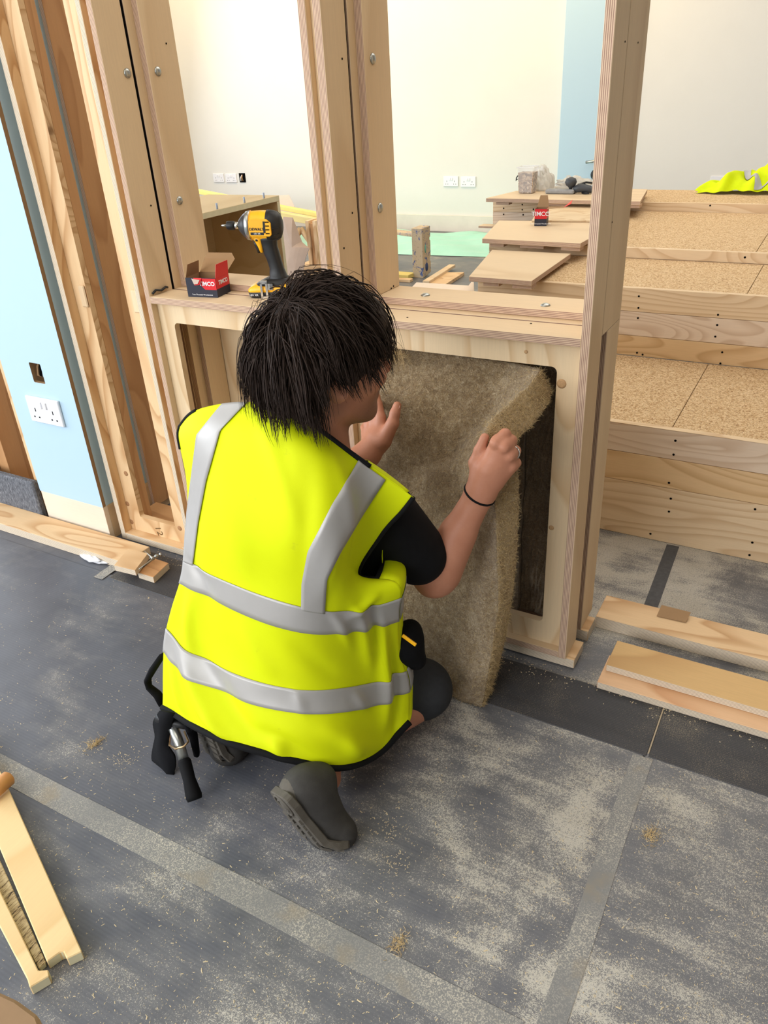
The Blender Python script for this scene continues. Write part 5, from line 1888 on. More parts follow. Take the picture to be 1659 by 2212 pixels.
FG = np.array([[front_curve(v, t) for t in np.linspace(0, 1, 36)] for v in np.linspace(3.5, 9, 40)])
fp_ = grid_mesh('vest_front', FG, M_hivis, vest, 0.0012)
tube('binding', [Vector(gpt(3.35, 6)), Vector(gpt(3.45, 6))] + [front_curve(3.5, t_) for t_ in np.linspace(0, 0.4, 14)], 0.0042, M_bind, vest, 7)
for va, vb in ((4.5, 5.26), (6.64, 7.33)):
    SG = np.array([[front_curve(v, t) for t in np.linspace(0.005, 0.995, 36)] for v in np.linspace(va, vb, 6)])
    nn = grid_normals(SG)
    c0_ = SG.mean((0, 1)) - np.array(T3(FW)) * 0.15
    sg = 1 if ((SG[3, 18] - c0_) @ nn[3, 18]) > 0 else -1
    grid_mesh('reflective_strip', SG + nn * sg * 0.002, M_strip, vest, 0.001 * sg)
for (ua, ub, ta, tb) in ((0.15, 1.7, 0.93, 0.60), (5.85, 4.9, 0.06, 0.40)):
    SG = []
    for w in np.linspace(0, 1, 12):
        u = ua + (ub - ua) * w
        S0 = Vector(gpt(0, u)); E0 = front_curve(3.5, ta + (tb - ta) * w)
        a = S0 + FW * 0.07 + Vector((0, 0, -0.02)); b = E0 + Vector((0, 0, 0.12))
        SG.append([S0 * (1 - t) ** 3 + a * 3 * t * (1 - t) ** 2 + b * 3 * t * t * (1 - t) + E0 * t ** 3 for t in np.linspace(0, 1, 20)])
    grid_mesh('vest_strap', np.array(SG), M_hivis, vest, 0.0012)

# ---- hair: dense cap and many tapered locks
def make_hair(name, a, b):
    t = NT(name)
    co = t.co()
    c = t.mix(t.noise(t.co((1, 1, 0.3)), 120, 3, 0.7), a, b)
    t.bump(t.noise(t.co((1, 1, 0.12)), 420, 2), 0.5, 0.002)
    t.b.inputs['Coat Weight'].default_value = 0.0
    return t.out(c, 0.6, 0.16)


M_hair = make_hair('dark_brown_hair', srgb(26, 19, 16), srgb(60, 45, 37))
cap = [('e', H(0, -0.010, 0.012), (0.077, 0.094, 0.093), HR, 0.0),
       ('e', H(0, -0.048, -0.045), (0.066, 0.056, 0.070), HR, 0.03),
       ('e', H(0, 0.045, 0.052), (0.066, 0.056, 0.044), HR, 0.03),
       ('e', H(0.062, 0.006, 0.000), (0.020, 0.036, 0.030), HR, 0.02),
       ('e', H(-0.062, 0.006, 0.000), (0.020, 0.036, 0.030), HR, 0.02),
       ('sub', H(0.0, 0.125, -0.055), (0.075, 0.062, 0.085), HR, 0.02)]
hair = sdf_mesh('hair', cap, T3(HC - Vector((0.17, 0.17, 0.18))), T3(HC + Vector((0.17, 0.17, 0.17))), 0.004, M_hair, person)
rnd = random.Random(7)
CRN = (hz * 0.80 - hd * 0.60 + hx * 0.05).normalized()    # crown whorl
LOCK = []
EC = H(0, -0.012, 0.010)
ER3 = Vector((0.079, 0.096, 0.095))
e1_ = (hd - CRN * hd.dot(CRN)).normalized()
e2_ = CRN.cross(e1_)


def ell_k(p):
    q = p - EC
    return math.sqrt((q.dot(hx) / ER3.x) ** 2 + (q.dot(hd) / ER3.y) ** 2 + (q.dot(hz) / ER3.z) ** 2)


def grow(th, ph, length, lay, drift, steps=10, jz=0.0):
    dv = CRN * math.cos(th) + (e1_ * math.cos(ph) + e2_ * math.sin(ph)) * math.sin(th)
    p = EC + dv * (0.99 / ell_k(EC + dv))
    tg = ((e1_ * math.cos(ph) + e2_ * math.sin(ph)) * math.cos(th) - CRN * math.sin(th))
    sw = (-e1_ * math.sin(ph) + e2_ * math.cos(ph)) * drift
    dr = (tg + sw + dv * 0.25).normalized()
    pts = [p]
    st = length / steps
    for k in range(steps):
        dr = (dr * 0.80 + Vector((0, 0, -1)) * (0.16 + 0.02 * k) + sw * 0.05).normalized()
        p = p + dr * st
        kk = ell_k(p)
        lim = 1.0 + lay * min(1, (k + 1) / 3)
        if kk < lim:
            p = EC + (p - EC) * (lim / kk)
        q = p - EC
        # keep the face clear
        if q.dot(hd) > 0.05 and q.dot(hz) < -0.02 and abs(q.dot(hx)) < 0.055:
            break
        if q.dot(hd) > -0.016 and q.dot(hz) < -0.018 + jz: break
        if q.dot(hd) > 0.045 and q.dot(hz) < -0.040 + jz * 1.5: break
        if q.dot(hz) < -0.106 + jz * 0.9: break
        pts.append(p)
    return pts


for g_ in range(560):
    ph = rnd.uniform(0, 2 * math.pi)
    th = math.acos(1 - rnd.random() * 1.25)
    if math.cos(ph) > 0.2 and th > 1.45: th = rnd.uniform(0.2, 1.4)
    ln = rnd.uniform(0.085, 0.185)
    lay = rnd.uniform(0.0, 0.17)
    dft = rnd.gauss(0.15, 0.42)
    guide = grow(th, ph, ln, lay, dft, 10, rnd.gauss(0, 0.015))
    if len(guide) < 4: continue
    spread = rnd.uniform(0.004, 0.009)
    wv_ = Vector((rnd.gauss(0, 1), rnd.gauss(0, 1), rnd.gauss(0, 1))).normalized(); wp_ = rnd.uniform(0, 6.3)
    for q_ in range(9):
        off_ = Vector((rnd.gauss(0, 1), rnd.gauss(0, 1), rnd.gauss(0, 1))) * spread
        kend = len(guide) - rnd.choice((0, 0, 0, 1))
        tipo = Vector((rnd.gauss(0, 1), rnd.gauss(0, 1), rnd.gauss(0, 1))) * 0.0022
        cv = Vector((rnd.gauss(0, 1), rnd.gauss(0, 1), rnd.gauss(0, 1))) * 0.005
        m_ = len(guide[:kend])
        pts = [guide[k] + off_ * (1 - 0.72 * k / m_) + tipo * (k / m_) + cv * math.sin(3.1 * k / m_) + wv_ * (math.sin(wp_ + k * 0.95) * 0.0032 * k / m_) for k in range(m_)]
        r0 = rnd.uniform(0.0009, 0.0019)
        LOCK.append(tube_data(pts, [max(0.00012, r0 * (0.6 + 0.4 * min(1, k / 2)) * (1 - (k / (m_ - 1)) ** 1.8 * 0.95)) for k in range(m_)], 3, 1.0, False))
# stray fine hairs on the outline
for n_ in range(170):
    ph = rnd.uniform(0, 2 * math.pi); th = rnd.uniform(0.1, 1.6)
    pts = grow(th, ph, rnd.uniform(0.07, 0.15), rnd.uniform(0.15, 0.38), rnd.gauss(0, 0.7))
    if len(pts) < 4: continue
    LOCK.append(tube_data(pts, [0.00045 * (1 - 0.7 * k / len(pts)) for k in range(len(pts))], 3, 1.0, False))
join('hair_lock', LOCK, M_hair, hair, True)['kind'] = 'stuff'

# ---- bracelet, ring
wax = (rh(1052, 1015, 1.197) - WR).normalized()
def wrist_loop():
    c = WR.lerp(ER, 0.045)
    ax = (wax + Vector((0.35, 0, 0.12))).normalized()
    u = ax.orthogonal().normalized(); v = ax.cross(u)
    return [c + u * (math.cos(k * math.pi / 14) * 0.0305) + v * (math.sin(k * math.pi / 14) * 0.0305) for k in range(29)]
wl_ = wrist_loop()
bl = tube('bracelet', wl_, 0.0024, M_bind, person, 6)
kp = rh(1016, 1046, 1.188)
join('bracelet_knot', [tube_data([kp, kp + Vector((0.006, 0, 0.003)), kp + Vector((0.012, 0.003, 0.002))], [0.003, 0.0045, 0.003], 6),
                       tube_data([kp, kp + Vector((-0.006, -0.002, -0.004))], [0.0022, 0.003], 6)], M_bind, bl, True)
a, b = fing[2][0], fing[2][1]
rc = a.lerp(b, 0.62)
ring('finger_ring', rc, b - a, 0.0122, 0.0017, M_chrome, person)

# ---- tool belt on the person
bp = [PEL + Vector((math.cos(q) * 0.142, math.sin(q) * 0.112, 0.06)) for q in [k * 2 * math.pi / 32 for k in range(33)]]
belt = tube('tool_belt', bp, 0.012, M_blackfab, person, 6, 1.8)
pc = atY(880, 1385, 1.06)
po = [('e', pc, (0.028, 0.045, 0.045), None, 0), ('c', pc + Vector((0, 0.0, -0.02)), pc + Vector((0.012, 0.01, -0.05)), 0.03, 0.022, 0.02)]
sdf_mesh('belt_pouch', po, T3(pc - Vector((0.09, 0.09, 0.12))), T3(pc + Vector((0.09, 0.09, 0.09))), 0.004, M_blackfab, belt)
yp = atY(884, 1383, 1.02)
box('yellow_tab', -0.016, 0.016, -0.002, 0.002, -0.004, 0.004, M_yellow, belt, 0.001, mw=Matrix.Translation(yp) @ Matrix.Rotation(0.45, 4, 'Y'))
# loop and hanging strap on the left hip
lpz = [(349, 1418), (333, 1442), (319, 1468), (322, 1484), (340, 1500), (352, 1520)]
tube('belt_loop', [atY(a_, b_, 0.83) for a_, b_ in lpz], [0.012, 0.014, 0.011, 0.009, 0.011, 0.012], M_blackfab, belt, 8, 0.5)
sp = [((330, 1560), (372, 1560)), ((334, 1590), (366, 1590)), ((330, 1612), (364, 1612)), ((327, 1640), (376, 1635)), ((338, 1662), (378, 1658)), ((344, 1680), (375, 1672)), ((337, 1694), (380, 1688)), ((340, 1722), (366, 1708)), ((342, 1731), (347, 1728))]
SV = [[atY(*l_, 0.775 - 0.004 * i), atY(*(((l_[0] + r_[0]) / 2), ((l_[1] + r_[1]) / 2)), 0.768 - 0.004 * i), atY(*r_, 0.775 - 0.004 * i)] for i, (l_, r_) in enumerate([((345, 1535), (380, 1545))] + sp)]
SGr = np.array(SV)
SGr = cr1(SGr, np.linspace(0, len(SV) - 1, 40))
grid_mesh('hanging_strap', SGr, M_blackfab, belt, 0.005)
tube('strap_end', [atY(*q, 0.79) for q in ((405, 1560), (418, 1590), (425, 1628), (428, 1634))], [0.012, 0.012, 0.009, 0.004], M_blackfab, belt, 8, 0.5)
ho = thing('hammer', 'hammer with black rubber grip hanging from the belt beside the left hip', 'hammer')
hA, hB, hC_, hD = atY(375, 1572, 0.775), atY(386, 1602, 0.765), atY(397, 1640, 0.75), atZ(421, 1728, 0.018)
tube('shaft', [hA, hB, hC_], [0.0105, 0.0105, 0.0105], M_steel, ho, 10)
tube('grip', [hC_, hC_.lerp(hD, 0.06), hC_.lerp(hD, 0.5), hC_.lerp(hD, 0.9), hD], [0.0112, 0.0135, 0.0125, 0.0165, 0.0145], M_bind, ho, 12)
hb = hA + (hA - hB).normalized() * 0.012
tube('hammer_head', [hb + Vector((-0.035, 0.0, 0)), hb + Vector((-0.022, 0, 0)), hb + Vector((-0.008, 0, 0)), hb + Vector((0.02, 0.004, 0)), hb + Vector((0.045, 0.012, -0.01))], [0.013, 0.013, 0.011, 0.009, 0.004], M_black, ho, 10)
lo_ = [atY(*q) for q in ((368, 1585, .79), (366, 1610, .76), (380, 1618, .745), (398, 1612, .745), (407, 1602, .76), (398, 1580, .78))]
tube('wire_holder', lo_, 0.0022, plain('brass_wire', srgb(190, 160, 120), 0.3, 0.5, 0.8), belt, 6)

# ================================================================== BACK ROOM CLUTTER
# open plywood carcass behind the left bay (open side towards +x)
cx0, cx1, cy0, cy1, cz0, cz1 = -2.52, -2.13, 1.95, 2.84, 0.22, 0.86
cb = thing('plywood_carcass', 'open plywood carcass standing behind the drill', 'carcass')
PW = wood('carcass_ply', srgb(214, 186, 140), srgb(180, 142, 92), 'y', 5, 3, 0.3, knots=False, seed=6.6)
PE = plain('carcass_edge', srgb(224, 214, 178), 0.7, 0.2)
box('top_board', cx0, cx1, cy0, cy1, cz1 - 0.022, cz1, PW, cb, 0.001, PE, 'z')
box('bottom_board', cx0, cx1, cy0, cy1, cz0, cz0 + 0.018, PW, cb, 0.001, PE, 'z')
box('end_board', cx0, cx1, cy1 - 0.02, cy1, cz0 + 0.0185, cz1 - 0.0225, PW, cb, 0.001, PE, 'y')
box('end_board', cx0, cx1, cy0, cy0 + 0.02, cz0 + 0.0185, cz1 - 0.0225, PW, cb, 0.001, PE, 'y')
box('back_board', cx0, cx0 + 0.012, cy0 + 0.0205, cy1 - 0.0205, cz0 + 0.0185, cz1 - 0.0225, PW, cb, 0.001)
box('plinth', cx0 + 0.03, cx1 - 0.03, cy0 + 0.03, cy1 - 0.03, 0.0, cz0 - 0.0003, PW, cb, 0.001)
for y in (2.45, 2.62, 2.75):
    tube('dowel', [(cx1 - 0.012, y, cz1), (cx1 - 0.012, y, cz1 + 0.022)], 0.004, plain('blue_dowel', srgb(176, 190, 214), 0.4, 0.4), cb, 8)


def beam(name, label, cat, p0, p1, w, h, mat, group=None):
    """a straight timber from p0 to p1"""
    p0, p1 = Vector(p0), Vector(p1)
    ax = (p1 - p0)
    L = ax.length
    m_ = frame_m(p0, ax, Vector((0, 0, 1)).cross(ax))
    o = box(name, 0, L, -w / 2, w / 2, -h / 2, h / 2, mat, None, 0.002, mw=m_)
    return tag(o, label, cat, group)


M_yp = wood('yellowed_timber', srgb(226, 206, 140), srgb(200, 170, 96), 'x', 6, 5, 0.4, knots=False, seed=2.2)
beam('long_rail', 'thin yellow rail sloping highest across the back of the left bay', 'rail', atY(400, 408, 5.6), atY(705, 467, 5.15), 0.05, 0.03, M_yrail)
beam('long_rail', 'thick pale yellow timber just under the thin sloping rail', 'rail', atY(400, 428, 5.5), atY(705, 482, 5.05), 0.05, 0.05, M_yp)
for (q0, q1) in (((425, 470, 5.4), (425, 520, 5.4)), ((690, 480, 5.1), (690, 545, 5.1))):
    pass
# trestle legs carrying the rails
tr = thing('trestle', 'pale timber trestle under the yellow rails', 'trestle')
for (px, py, Y) in ((473, 450, 5.47), (648, 480, 5.15)):
    a = atY(px, py, Y)
    for s in (-1, 1):
        tube('leg', [(a.x, a.y + 0.0, a.z - 0.045), (a.x + s * 0.14, a.y + s * 0.12, 0.0)], 0.022, M_pine['z'], tr, 4)


def sheet_poly(name, label, cat, pts, thick, mat, bulge=0.0, group=None):
    """a flat or slightly bowed sheet through points given in order, with thickness"""
    n = len(pts)
    nrm_ = Vector((0, 0, 0))
    c = sum((Vector(p) for p in pts), Vector()) / n
    for i in range(n):
        nrm_ += (Vector(pts[i]) - c).cross(Vector(pts[(i + 1) % n]) - c)
    nrm_.normalize()
    if nrm_.y > 0: nrm_ = -nrm_
    R_ = 4
    V = [c + nrm_ * bulge]
    F = []
    for k in range(1, R_ + 1):
        for p in pts:
            w = k / R_
            V.append(c.lerp(Vector(p), w) + nrm_ * bulge * (1 - w * w))
    m0 = len(V)
    Vb = [v - nrm_ * thick for v in V]
    for i in range(n):
        F.append((0, 1 + i, 1 + (i + 1) % n))
        for k in range(R_ - 1):
            a, b = 1 + k * n + i, 1 + k * n + (i + 1) % n
            F.append((a, a + n, b + n, b))
    Fb = [tuple(x + m0 for x in f[::-1]) for f in F]
    rim_ = [(1 + (R_ - 1) * n + i, m0 + 1 + (R_ - 1) * n + i, m0 + 1 + (R_ - 1) * n + (i + 1) % n, 1 + (R_ - 1) * n + (i + 1) % n) for i in range(n)]
    o = mesh(name, V + Vb, F + Fb + rim_, mat)
    bm = bmesh.new(); bm.from_mesh(o.data); bmesh.ops.recalc_face_normals(bm, faces=bm.faces); bm.to_mesh(o.data); bm.free()
    return tag(o, label, cat, group)


# cardboard sheets leaning among the rails
a = [atY(470, 436, 6.2), atY(560, 425, 6.2), atY(624, 421, 6.15), atY(636, 446, 6.0), Vector((atY(650, 470, 5.9).x, 5.75, 0.002)), Vector((atY(480, 470, 5.9).x, 5.75, 0.002))]
sheet_poly('cardboard_sheet', 'pale cardboard sheet behind the sloping yellow rails', 'cardboard', a, 0.006, M_cardp, 0.02)
a = [atY(612, 468, 4.75), atY(632, 470, 4.75), atY(652, 522, 4.7), atY(668, 536, 4.65), atY(660, 556, 4.6), Vector((atY(640, 566, 4.45).x, 4.45, 0.002)), Vector((atY(600, 566, 4.45).x, 4.45, 0.002)), atY(606, 500, 4.72)]
sheet_poly('cardboard_sheet', 'torn grey-brown cardboard hanging right of the carcass', 'cardboard', a, 0.005, plain('torn_card', srgb(168, 146, 130), 0.9, 0.1, vscale=9), 0.03)
# stack of offcuts on edge
zoff = 0.1
xo = atY(659, 480, 4.86).x
for i, (px0, pt, Y) in enumerate(((660, 477, 4.86), (667, 482, 4.875), (674, 477, 4.865))):
    p0 = atY(px0, pt, Y)
    tag(box('timber_offcut', xo + i * 0.030, xo + i * 0.030 + 0.027, Y, Y + 0.12, zoff + 0.0005, p0.z, M_pine['z'] if i != 1 else M_pineo['z'], None, 0.001),
        ('pale offcut at the left of the upright stack', 'orange offcut in the middle of the upright stack', 'pale offcut at the right of the upright stack')[i], 'offcut', 'upright timber offcuts')
p0 = atY(670, 535, 4.9)
tag(box('timber_block', p0.x - 0.09, p0.x + 0.12, 4.84, 5.02, 0.0, zoff, M_pine['x'], None, 0.002), 'timber block under the upright offcuts', 'block')
for i, pz in enumerate((0.0, 0.021, 0.042)):
    tag(box('timber_batten', p0.x - 0.25 + i * 0.03, p0.x + 0.2, 4.60, 4.74, pz, pz + 0.02, M_pine['x'], None, 0.001),
        ('bottom', 'middle', 'top')[i] + ' batten of the low stack under the torn cardboard', 'batten', 'stacked battens')
pb_ = atY(684, 470, 4.5); pc_ = atY(691, 470, 4.5)
tag(box('blue_board', pb_.x, pc_.x + 0.02, 4.5, 4.9, 0.0, pb_.z, plain('pale_blue_board', srgb(192, 206, 224), 0.6, 0.3), None, 0.002), 'pale blue upright board just left of the middle post', 'board')
beam('floor_rail', 'bright yellow rail on the floor under the torn cardboard', 'rail', atZ(620, 582, 0.03), atZ(700, 590, 0.03), 0.09, 0.05, M_yrail)

# green sheet on the floor along the back wall
def make_green():
    t = NT('green_plastic_sheet')
    c = t.mix(t.noise(t.co(), 4, 4), srgb(138, 204, 184), srgb(178, 226, 212))
    return t.out(c, 0.3, 0.5)
n1, n2 = 70, 26
Gg = np.zeros((n2, n1, 3))
rr = np.random.RandomState(21)
for i in range(n2):
    for j in range(n1):
        u, v = j / (n1 - 1), i / (n2 - 1)
        x = -4.6 + 2.35 * u
        y = 5.83 + (6.86 - 5.83) * v + 0.03 * math.sin(7 * u + 1) + 0.05 * u * (1 - v)
        z = 0.006 + 0.035 * math.sin(math.pi * v) ** 0.7 + 0.012 * math.sin(23 * v + 5 * math.sin(5 * u)) + 0.010 * math.sin(17 * u + 9 * v) + 0.02 * math.exp(-((v - 0.12) / 0.06) ** 2) * (0.6 + 0.4 * math.sin(19 * u))
        if i == 0 or i == n2 - 1 or j == 0 or j == n1 - 1: z = 0.004
        Gg[i, j] = (x, y, max(0.004, z))
o = sheetmesh('plastic_sheet', Gg, make_green(), None, False)
tag(o, 'pale green plastic sheet spread on the floor along the back wall', 'plastic sheet')

# blue cement-splashed box section standing on end
t = thing('steel_box_section', 'blue cement-splashed box section standing on end by the green sheet', 'box section')
def make_splash():
    q = NT('cement_splashed_blue')
    n_ = q.noise(q.co(), 16, 6, 0.72, 0.8)
    n2_ = q.noise(q.co(), 70, 3)
    f = q.ramp(q.math('ADD', n_, q.math('MULTIPLY', q.math('SUBTRACT', n2_, 0.5), 0.25)), [(0.39, (0, 0, 0)), (0.46, (1, 1, 1))])
    c = q.mix(f, srgb(66, 92, 146), srgb(196, 176, 146))
    c = q.mix(q.ramp(n2_, [(0.62, (0, 0, 0)), (0.7, (0.8,) * 3)]), c, srgb(96, 90, 84))
    return q.out(c, 0.8, 0.2)
M_spl = make_splash()
bs = atZ(892, 600, 0.0)
W0, D0, H0 = 0.085, 0.13, 0.345
pts = [(0, 0), (D0, 0.02), (D0, 0.10), (D0 - 0.012, 0.105), (D0 - 0.012, 0.125), (D0, 0.13), (D0, 0.245), (D0 - 0.012, 0.25), (D0 - 0.012, 0.265), (D0, 0.27), (D0, H0), (0, H0)]
ms = Matrix((Vector((0, 1, 0)), Vector((0, 0, 1)), Vector((1, 0, 0)))).transposed().to_4x4()
ms.translation = bs
prism('section', pts, 0, W0, M_spl, t, 0.003, ms)
lathe('oval_hole', [(0.0, 0.022), (0.001, 0.022), (0.0012, 0.001)], plain('hole_green', srgb(120, 176, 160), 0.6, 0.2), t, 16, Matrix.Translation(bs + Vector((W0 + 0.0003, 0.045, 0.20))) @ Matrix.Diagonal((1, 0.62, 1.35, 1)))
lathe('dark_patch', [(0.0, 0.026), (0.001, 0.024), (0.0012, 0.001)], plain('blue_patch', srgb(60, 74, 112), 0.7, 0.2), t, 14, Matrix.Translation(bs + Vector((W0 + 0.0003, 0.06, 0.07))) @ Matrix.Diagonal((1, 0.9, 1.2, 1)))
beam('plaster_board_strip', 'cream splashed plank running left from the top of the blue section', 'plank', atY(848, 500, 5.5), atY(903, 507, 5.22), 0.10, 0.02, M_spl)
beam('floor_rail', 'yellow rail low on the floor left of the blue section', 'rail', atZ(780, 588, 0.02), atZ(889, 596, 0.02), 0.10, 0.03, M_yrail)
beam('floor_rail', 'pale batten just in front of the low yellow rail', 'rail', atZ(780, 600, 0.01), atZ(889, 606, 0.01), 0.05, 0.02, M_pine['x'])
# planks on the floor
z_ = 0.06
a, b = atZ(977, 574, 0.03), atZ(920, 610, 0.03)
beam('loose_plank', 'thin pale plank slanting beside the blue section', 'plank', a, b, 0.05, 0.02, M_ply['x'])
a = [atZ(*q, 0.022) for q in ((965, 588), (1003, 588), (962, 614), (925, 612))]
o = prism('loose_plank', [(p.x, p.y) for p in a], 0.0, 0.022, M_pine['x'], None, 0.001)
tag(o, 'wide flat plank on the floor right of the slanting plank', 'plank')
a = [atZ(*q, 0.55) for q in ((905, 610), (1018, 617), (1024, 609), (1030, 610), (1031, 632), (884, 632))]
a = [v + Vector((-0.012, 0, 0)) for v in a]
o = prism('notched_panel', [(p.x, p.y) for p in a], 0.532, 0.55, plain('pale_pink_ply', srgb(240, 218, 194), 0.6, 0.2, var=0.04), None, 0.001)
tag(o, 'pale notched plywood panel just behind the stepped sill', 'panel')
box('panel_leg', a[4].x - 0.05, a[4].x - 0.004, a[4].y + 0.01, a[4].y + 0.03, 0.0, 0.5318, M_ply['z'], o, 0.001)
box('panel_leg', a[5].x + 0.05, a[5].x + 0.09, a[5].y + 0.01, a[5].y + 0.03, 0.0, 0.5318, M_ply['z'], o, 0.001)
# ================================================================== FRONT FLOOR
def tape_strip(label, pts, w, z0=0.0032, th=0.0006, mat=M_tape):
    pts = [Vector((p[0], p[1], 0)) for p in pts]
    V, F = [], []
    n = len(pts)
    for i, p in enumerate(pts):
        t_ = (pts[min(i + 1, n - 1)] - pts[max(0, i - 1)]).normalized()
        s = Vector((-t_.y, t_.x, 0)) * (w / 2)
        for q in (p - s, p + s):
            V.append((q.x, q.y, z0)); V.append((q.x, q.y, z0 + th))
    for i in range(n - 1):
        a = i * 4
        F += [(a + 1, a + 5, a + 7, a + 3), (a, a + 2, a + 6, a + 4), (a, a + 4, a + 5, a + 1), (a + 2, a + 3, a + 7, a + 6)]
    F += [(0, 1, 3, 2), (n * 4 - 4, n * 4 - 2, n * 4 - 1, n * 4 - 3)]
    o = mesh('floor_tape', V, F, mat)
    bm = bmesh.new(); bm.from_mesh(o.data); bmesh.ops.recalc_face_normals(bm, faces=bm.faces); bm.to_mesh(o.data); bm.free()
    return tag(o, label, 'tape')


tape_strip('long grey floor tape running past the shoe to the lower edge', [(-1.75, 0.594), (-1.2, 0.596), (-0.7, 0.602), (-0.186, 0.604)], 0.052)
tape_strip('grey floor tape seam running from the dark sheet to the lower right', [(-0.150, 1.232), (-0.151, 1.0), (-0.148, 0.8), (-0.149, 0.60), (-0.148, 0.3)], 0.040)
tape_strip('pale tape scrap at the end of the dark sheet below the frame marked 12', [tuple(atZ(212, 1252)[:2]), tuple(atZ(262, 1217)[:2])], 0.035, 0.0048)
tape_strip('grey tape strip on the dusty floor in front of the spruce riser', [(-0.262, 2.10), (-0.252, 1.74)], 0.035, 0.0006, 0.0006, plain('dark_tape', srgb(84, 84, 86), 0.7, 0.3, var=0.35, vscale=90))

# two loose plywood boards
PB1 = wood('loose_board_a', srgb(232, 190, 148), srgb(196, 132, 84), 'x', 12, 3.4, 0.6, seed=7.7)
PB2 = wood('loose_board_b', srgb(216, 178, 122), srgb(176, 128, 76), 'x', 9, 3.4, 0.5, seed=1.9)
tag(box('loose_board', -0.292, 0.9, 1.392, 1.497, 0.0048, 0.0235, PB1, None, 0.001, M_edgel['z'], 'z'), 'lower of the two loose plywood boards on the dark sheet', 'board', 'loose plywood boards')
tag(box('loose_board', -0.285, 0.9, 1.437, 1.535, 0.0240, 0.0430, PB2, None, 0.001, M_edgel['z'], 'z', mw=Matrix.Translation((-0.285, 1.437, 0)) @ Matrix.Rotation(-0.004, 4, 'Z') @ Matrix.Translation((0.285, -1.437, 0))), 'upper loose plywood board lying on the lower one', 'board', 'loose plywood boards')
a = [atZ(*q, 0.040) for q in ((1428, 1314), (1491, 1330), (1482, 1342), (1419, 1328))]
o = prism('card_scrap', [(p.x, p.y) for p in a], 0.0, 0.0012, M_card, None, 0, Matrix.Translation((0, 0, 0.0395)))
for i, v in enumerate(o.data.vertices):
    v.co.z += (0.010 if i % 4 in (0, 1) else -0.0035)
tag(o, 'small folded scrap of brown card on the right floor plate', 'card scrap')

# offcuts, screws and shavings by the frame marked 12
def slab_piece(name, label, cat, quad, z0, z1, mat, edge, tilt=None):
    o = prism(name, [(p.x, p.y) for p in quad], z0, z1, mat, None, 0.0008, None, edge)
    return tag(o, label, cat)
q = [atZ(*k_, 0.050) for k_ in ((246, 1221), (292, 1232), (320, 1195), (276, 1185))]
slab_piece('ply_offcut', 'square pale plywood offcut on the end of the left floor plate', 'offcut', q, 0.0302, 0.050, M_pine['x'], M_edgel['z'])
q = [atZ(*k_, 0.026) for k_ in ((297, 1236), (331, 1247), (364, 1216), (335, 1206))]
slab_piece('ply_offcut', 'orange plywood offcut under the screws beside the frame marked 12', 'offcut', q, 0.005, 0.026, M_pineo['x'], M_edgel['z'])
for i, (a, b) in enumerate((((300, 1230), (338, 1201)), ((312, 1190), (330, 1206)), ((322, 1206), (346, 1198)))):
    p0, p1 = atZ(*a, 0.055 - 0.006 * i), atZ(*b, 0.055 - 0.006 * i)
    sc = thing('screw', ('long zinc screw lying across the offcuts', 'short zinc screw behind the square offcut', 'zinc bolt lying nearest the frame marked 12')[i], 'screw', 'zinc screws by the frame')
    tube('shank', [p0, p0.lerp(p1, 0.9)], [0.0012, 0.0030], M_steel, sc, 8)
    tube('head', [p0.lerp(p1, 0.9), p1, p1 + (p1 - p0).normalized() * 0.003], [0.003, 0.0062, 0.006], M_steel, sc, 10)
hd_ = [atZ(*k_, 0.003) for k_ in ((262, 1187), (295, 1172), (300, 1178), (276, 1190))]
tag(prism('floor_gap', [(p.x, p.y) for p in hd_], 0.0, 0.0015, M_void), 'dark gap in the floor at the foot of the blue column', 'gap')
crumple('film_scrap', 'twisted white film scrap below the left floor plate', 'film scrap', atZ(205, 1208, 0.0036) , 0.055, 0.018, 0.012, plain('white_film', srgb(222, 222, 226), 0.4, 0.4), 9, 0.8, 10)

# routing jig: two boards either side of a stained strip
jg = thing('routing_jig', 'pale slotted timber jig lying at the lower left', 'jig')
def jboard(name, pix, z0, z1, mat):
    p = [atZ(*k_, z1) for k_ in pix]
    return prism(name, [(v.x, v.y) for v in p], z0, z1, mat, jg, 0.0015, None, PE)
JW = wood('jig_ply', srgb(236, 206, 154), srgb(208, 164, 104), 'y', 6, 3.0, 0.45, knots=False, seed=5.5)
jboard('jig_board', ((-70, 1545), (4, 1672), (17, 1700), (177, 2055), (144, 2071), (137, 2055), (129, 2057), (101, 2077), (-120, 1545)), 0.0032, 0.0250, JW)
jboard('jig_board', ((-150, 1640), (-60, 1800), (83, 2096), (104, 2094), (106, 2108), (64, 2133), (58, 2113), (-190, 1640)), 0.0032, 0.0250, JW)
def make_stain():
    t = NT('stained_strip')
    f = t.noise(t.co((8, 1.2, 1), rot=(0, 0, 0.75)), 30, 5, 0.8)
    return t.out(t.ramp(f, [(0.45, srgb(196, 176, 136)), (0.53, srgb(176, 152, 112)), (0.62, srgb(52, 40, 30))]), 0.8, 0.2)
jboard('stained_strip', ((-130, 1570), (99, 2078), (84, 2092), (-160, 1640)), 0.0032, 0.0150, make_stain())
p0, p1 = atZ(-30, 1722, 0.045), atZ(23, 1677, 0.045)
o = tube('wooden_handle', [p0, p0.lerp(p1, 0.5), p0.lerp(p1, 0.93), p1], [0.016, 0.0165, 0.016, 0.011], plain('turned_beech', srgb(206, 146, 86), 0.45, 0.4), None, 16)
tag(o, 'turned wooden handle resting on the jig at the left edge', 'handle')
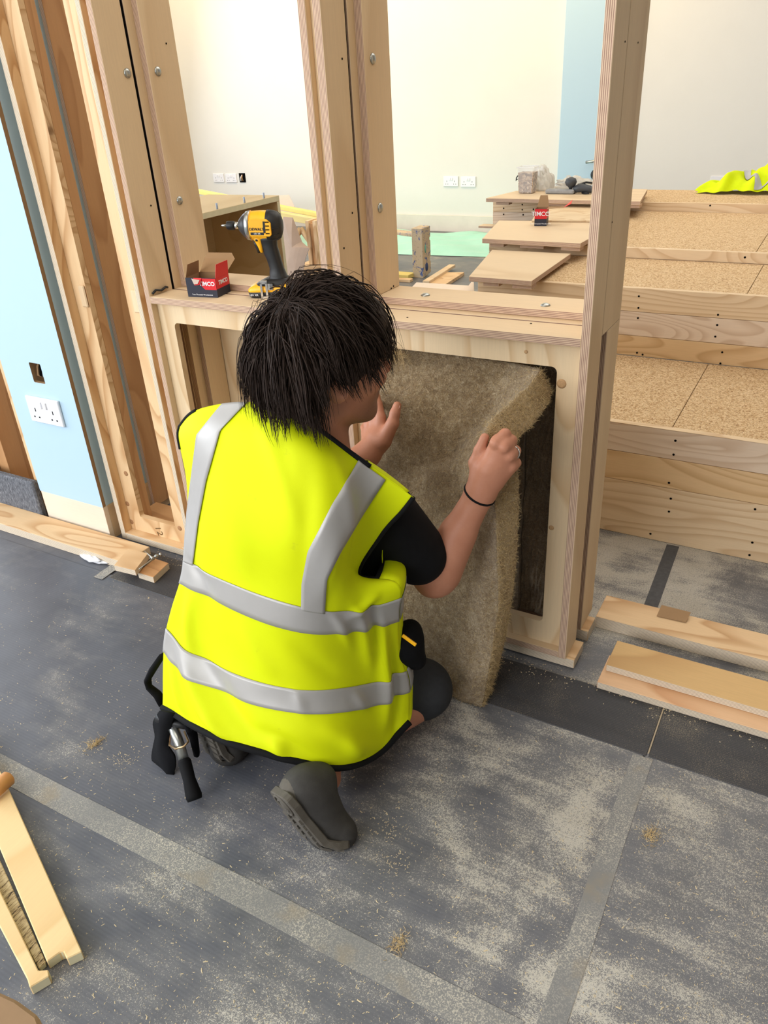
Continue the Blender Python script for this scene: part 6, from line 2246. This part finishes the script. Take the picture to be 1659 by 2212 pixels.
# pale beam end close to the camera at the lower left corner
bc = [atZ(*k_, 0.42) for k_ in ((-260, 2080), (-30, 2128), (36, 2158), (82, 2192), (100, 2240), (-260, 2380))]
tag(prism('trestle_board', [(p.x, p.y) for p in bc], 0.405, 0.42, plain('near_board', srgb(150, 122, 92), 0.7, 0.2, vscale=60), None, 0.004), 'brown board edge cut by the lower left corner of the picture', 'board')

# sawdust flecks and shavings lying on the floor
rg2 = random.Random(12)
V, F = [], []
def fleck(x, y, z, L, w, h, a):
    c, s = math.cos(a), math.sin(a)
    o = len(V)
    for (u, v_) in ((-1, -1), (1, -1), (1, 1), (-1, 1)):
        V.append((x + (u * L * c - v_ * w * s), y + (u * L * s + v_ * w * c), z))
    V.append((x, y, z + h))
    F.extend([(o, o + 1, o + 4), (o + 1, o + 2, o + 4), (o + 2, o + 3, o + 4), (o + 3, o, o + 4)])
for k in range(7500):
    px, py = rg2.uniform(-50, 1700), rg2.uniform(1250, 2230)
    p = atZ(px, py, 0.0033)
    if p.y > 1.24: continue
    s = abs(rg2.gauss(0, 1)) * 0.00035 + 0.00030
    fleck(p.x, p.y, 0.0031, s * rg2.uniform(1, 3.2), s * 0.7, s * 0.6, rg2.uniform(0, 6.3))
for k in range(700):
    x, y = rg2.uniform(-1.7, 0.3), rg2.gauss(1.40, 0.022)
    if 1.392 < y and x > -0.29: continue
    fleck(x, y, 0.0046 if y < 1.40 else 0.0003, rg2.uniform(.0005, .0025), 0.0008, 0.0008, rg2.uniform(0, 6.3))
for (px, py) in ((270, 1640), (840, 1790), (850, 1860), (1405, 1800), (200, 1610), (1080, 1430)):
    c = atZ(px, py, 0.003)
    for k in range(60):
        fleck(c.x + rg2.gauss(0, 0.016), c.y + rg2.gauss(0, 0.012), 0.0031, rg2.uniform(.0006, .0022), 0.0005, 0.0007, rg2.uniform(0, 6.3))
o = mesh('sawdust', V, F, plain('sawdust_straw', srgb(206, 188, 154), 0.9, 0.1, var=0.2, vscale=50))
tag(o, 'pale sawdust flecks scattered over the dark floor', 'sawdust', kind='stuff')
for i, (px, py) in enumerate(((1407, 1806), (858, 2040), (205, 1606))):
    c = atZ(px, py, 0.0035)
    fb = fibres('fibre_tuft', [(c + Vector((rg2.gauss(0, .006), rg2.gauss(0, .012), 0)), Vector((0, 0, 0.4))) for k in range(130)], None, rg2, 0.006, 0.02, 0.0004)
    tag(fb, ('brown fibre tuft on the floor right of the tape seam', 'brown fibre tuft on the floor near the long tape', 'brown fibre tuft on the floor left of the hanging hammer')[i], 'fibre tuft')
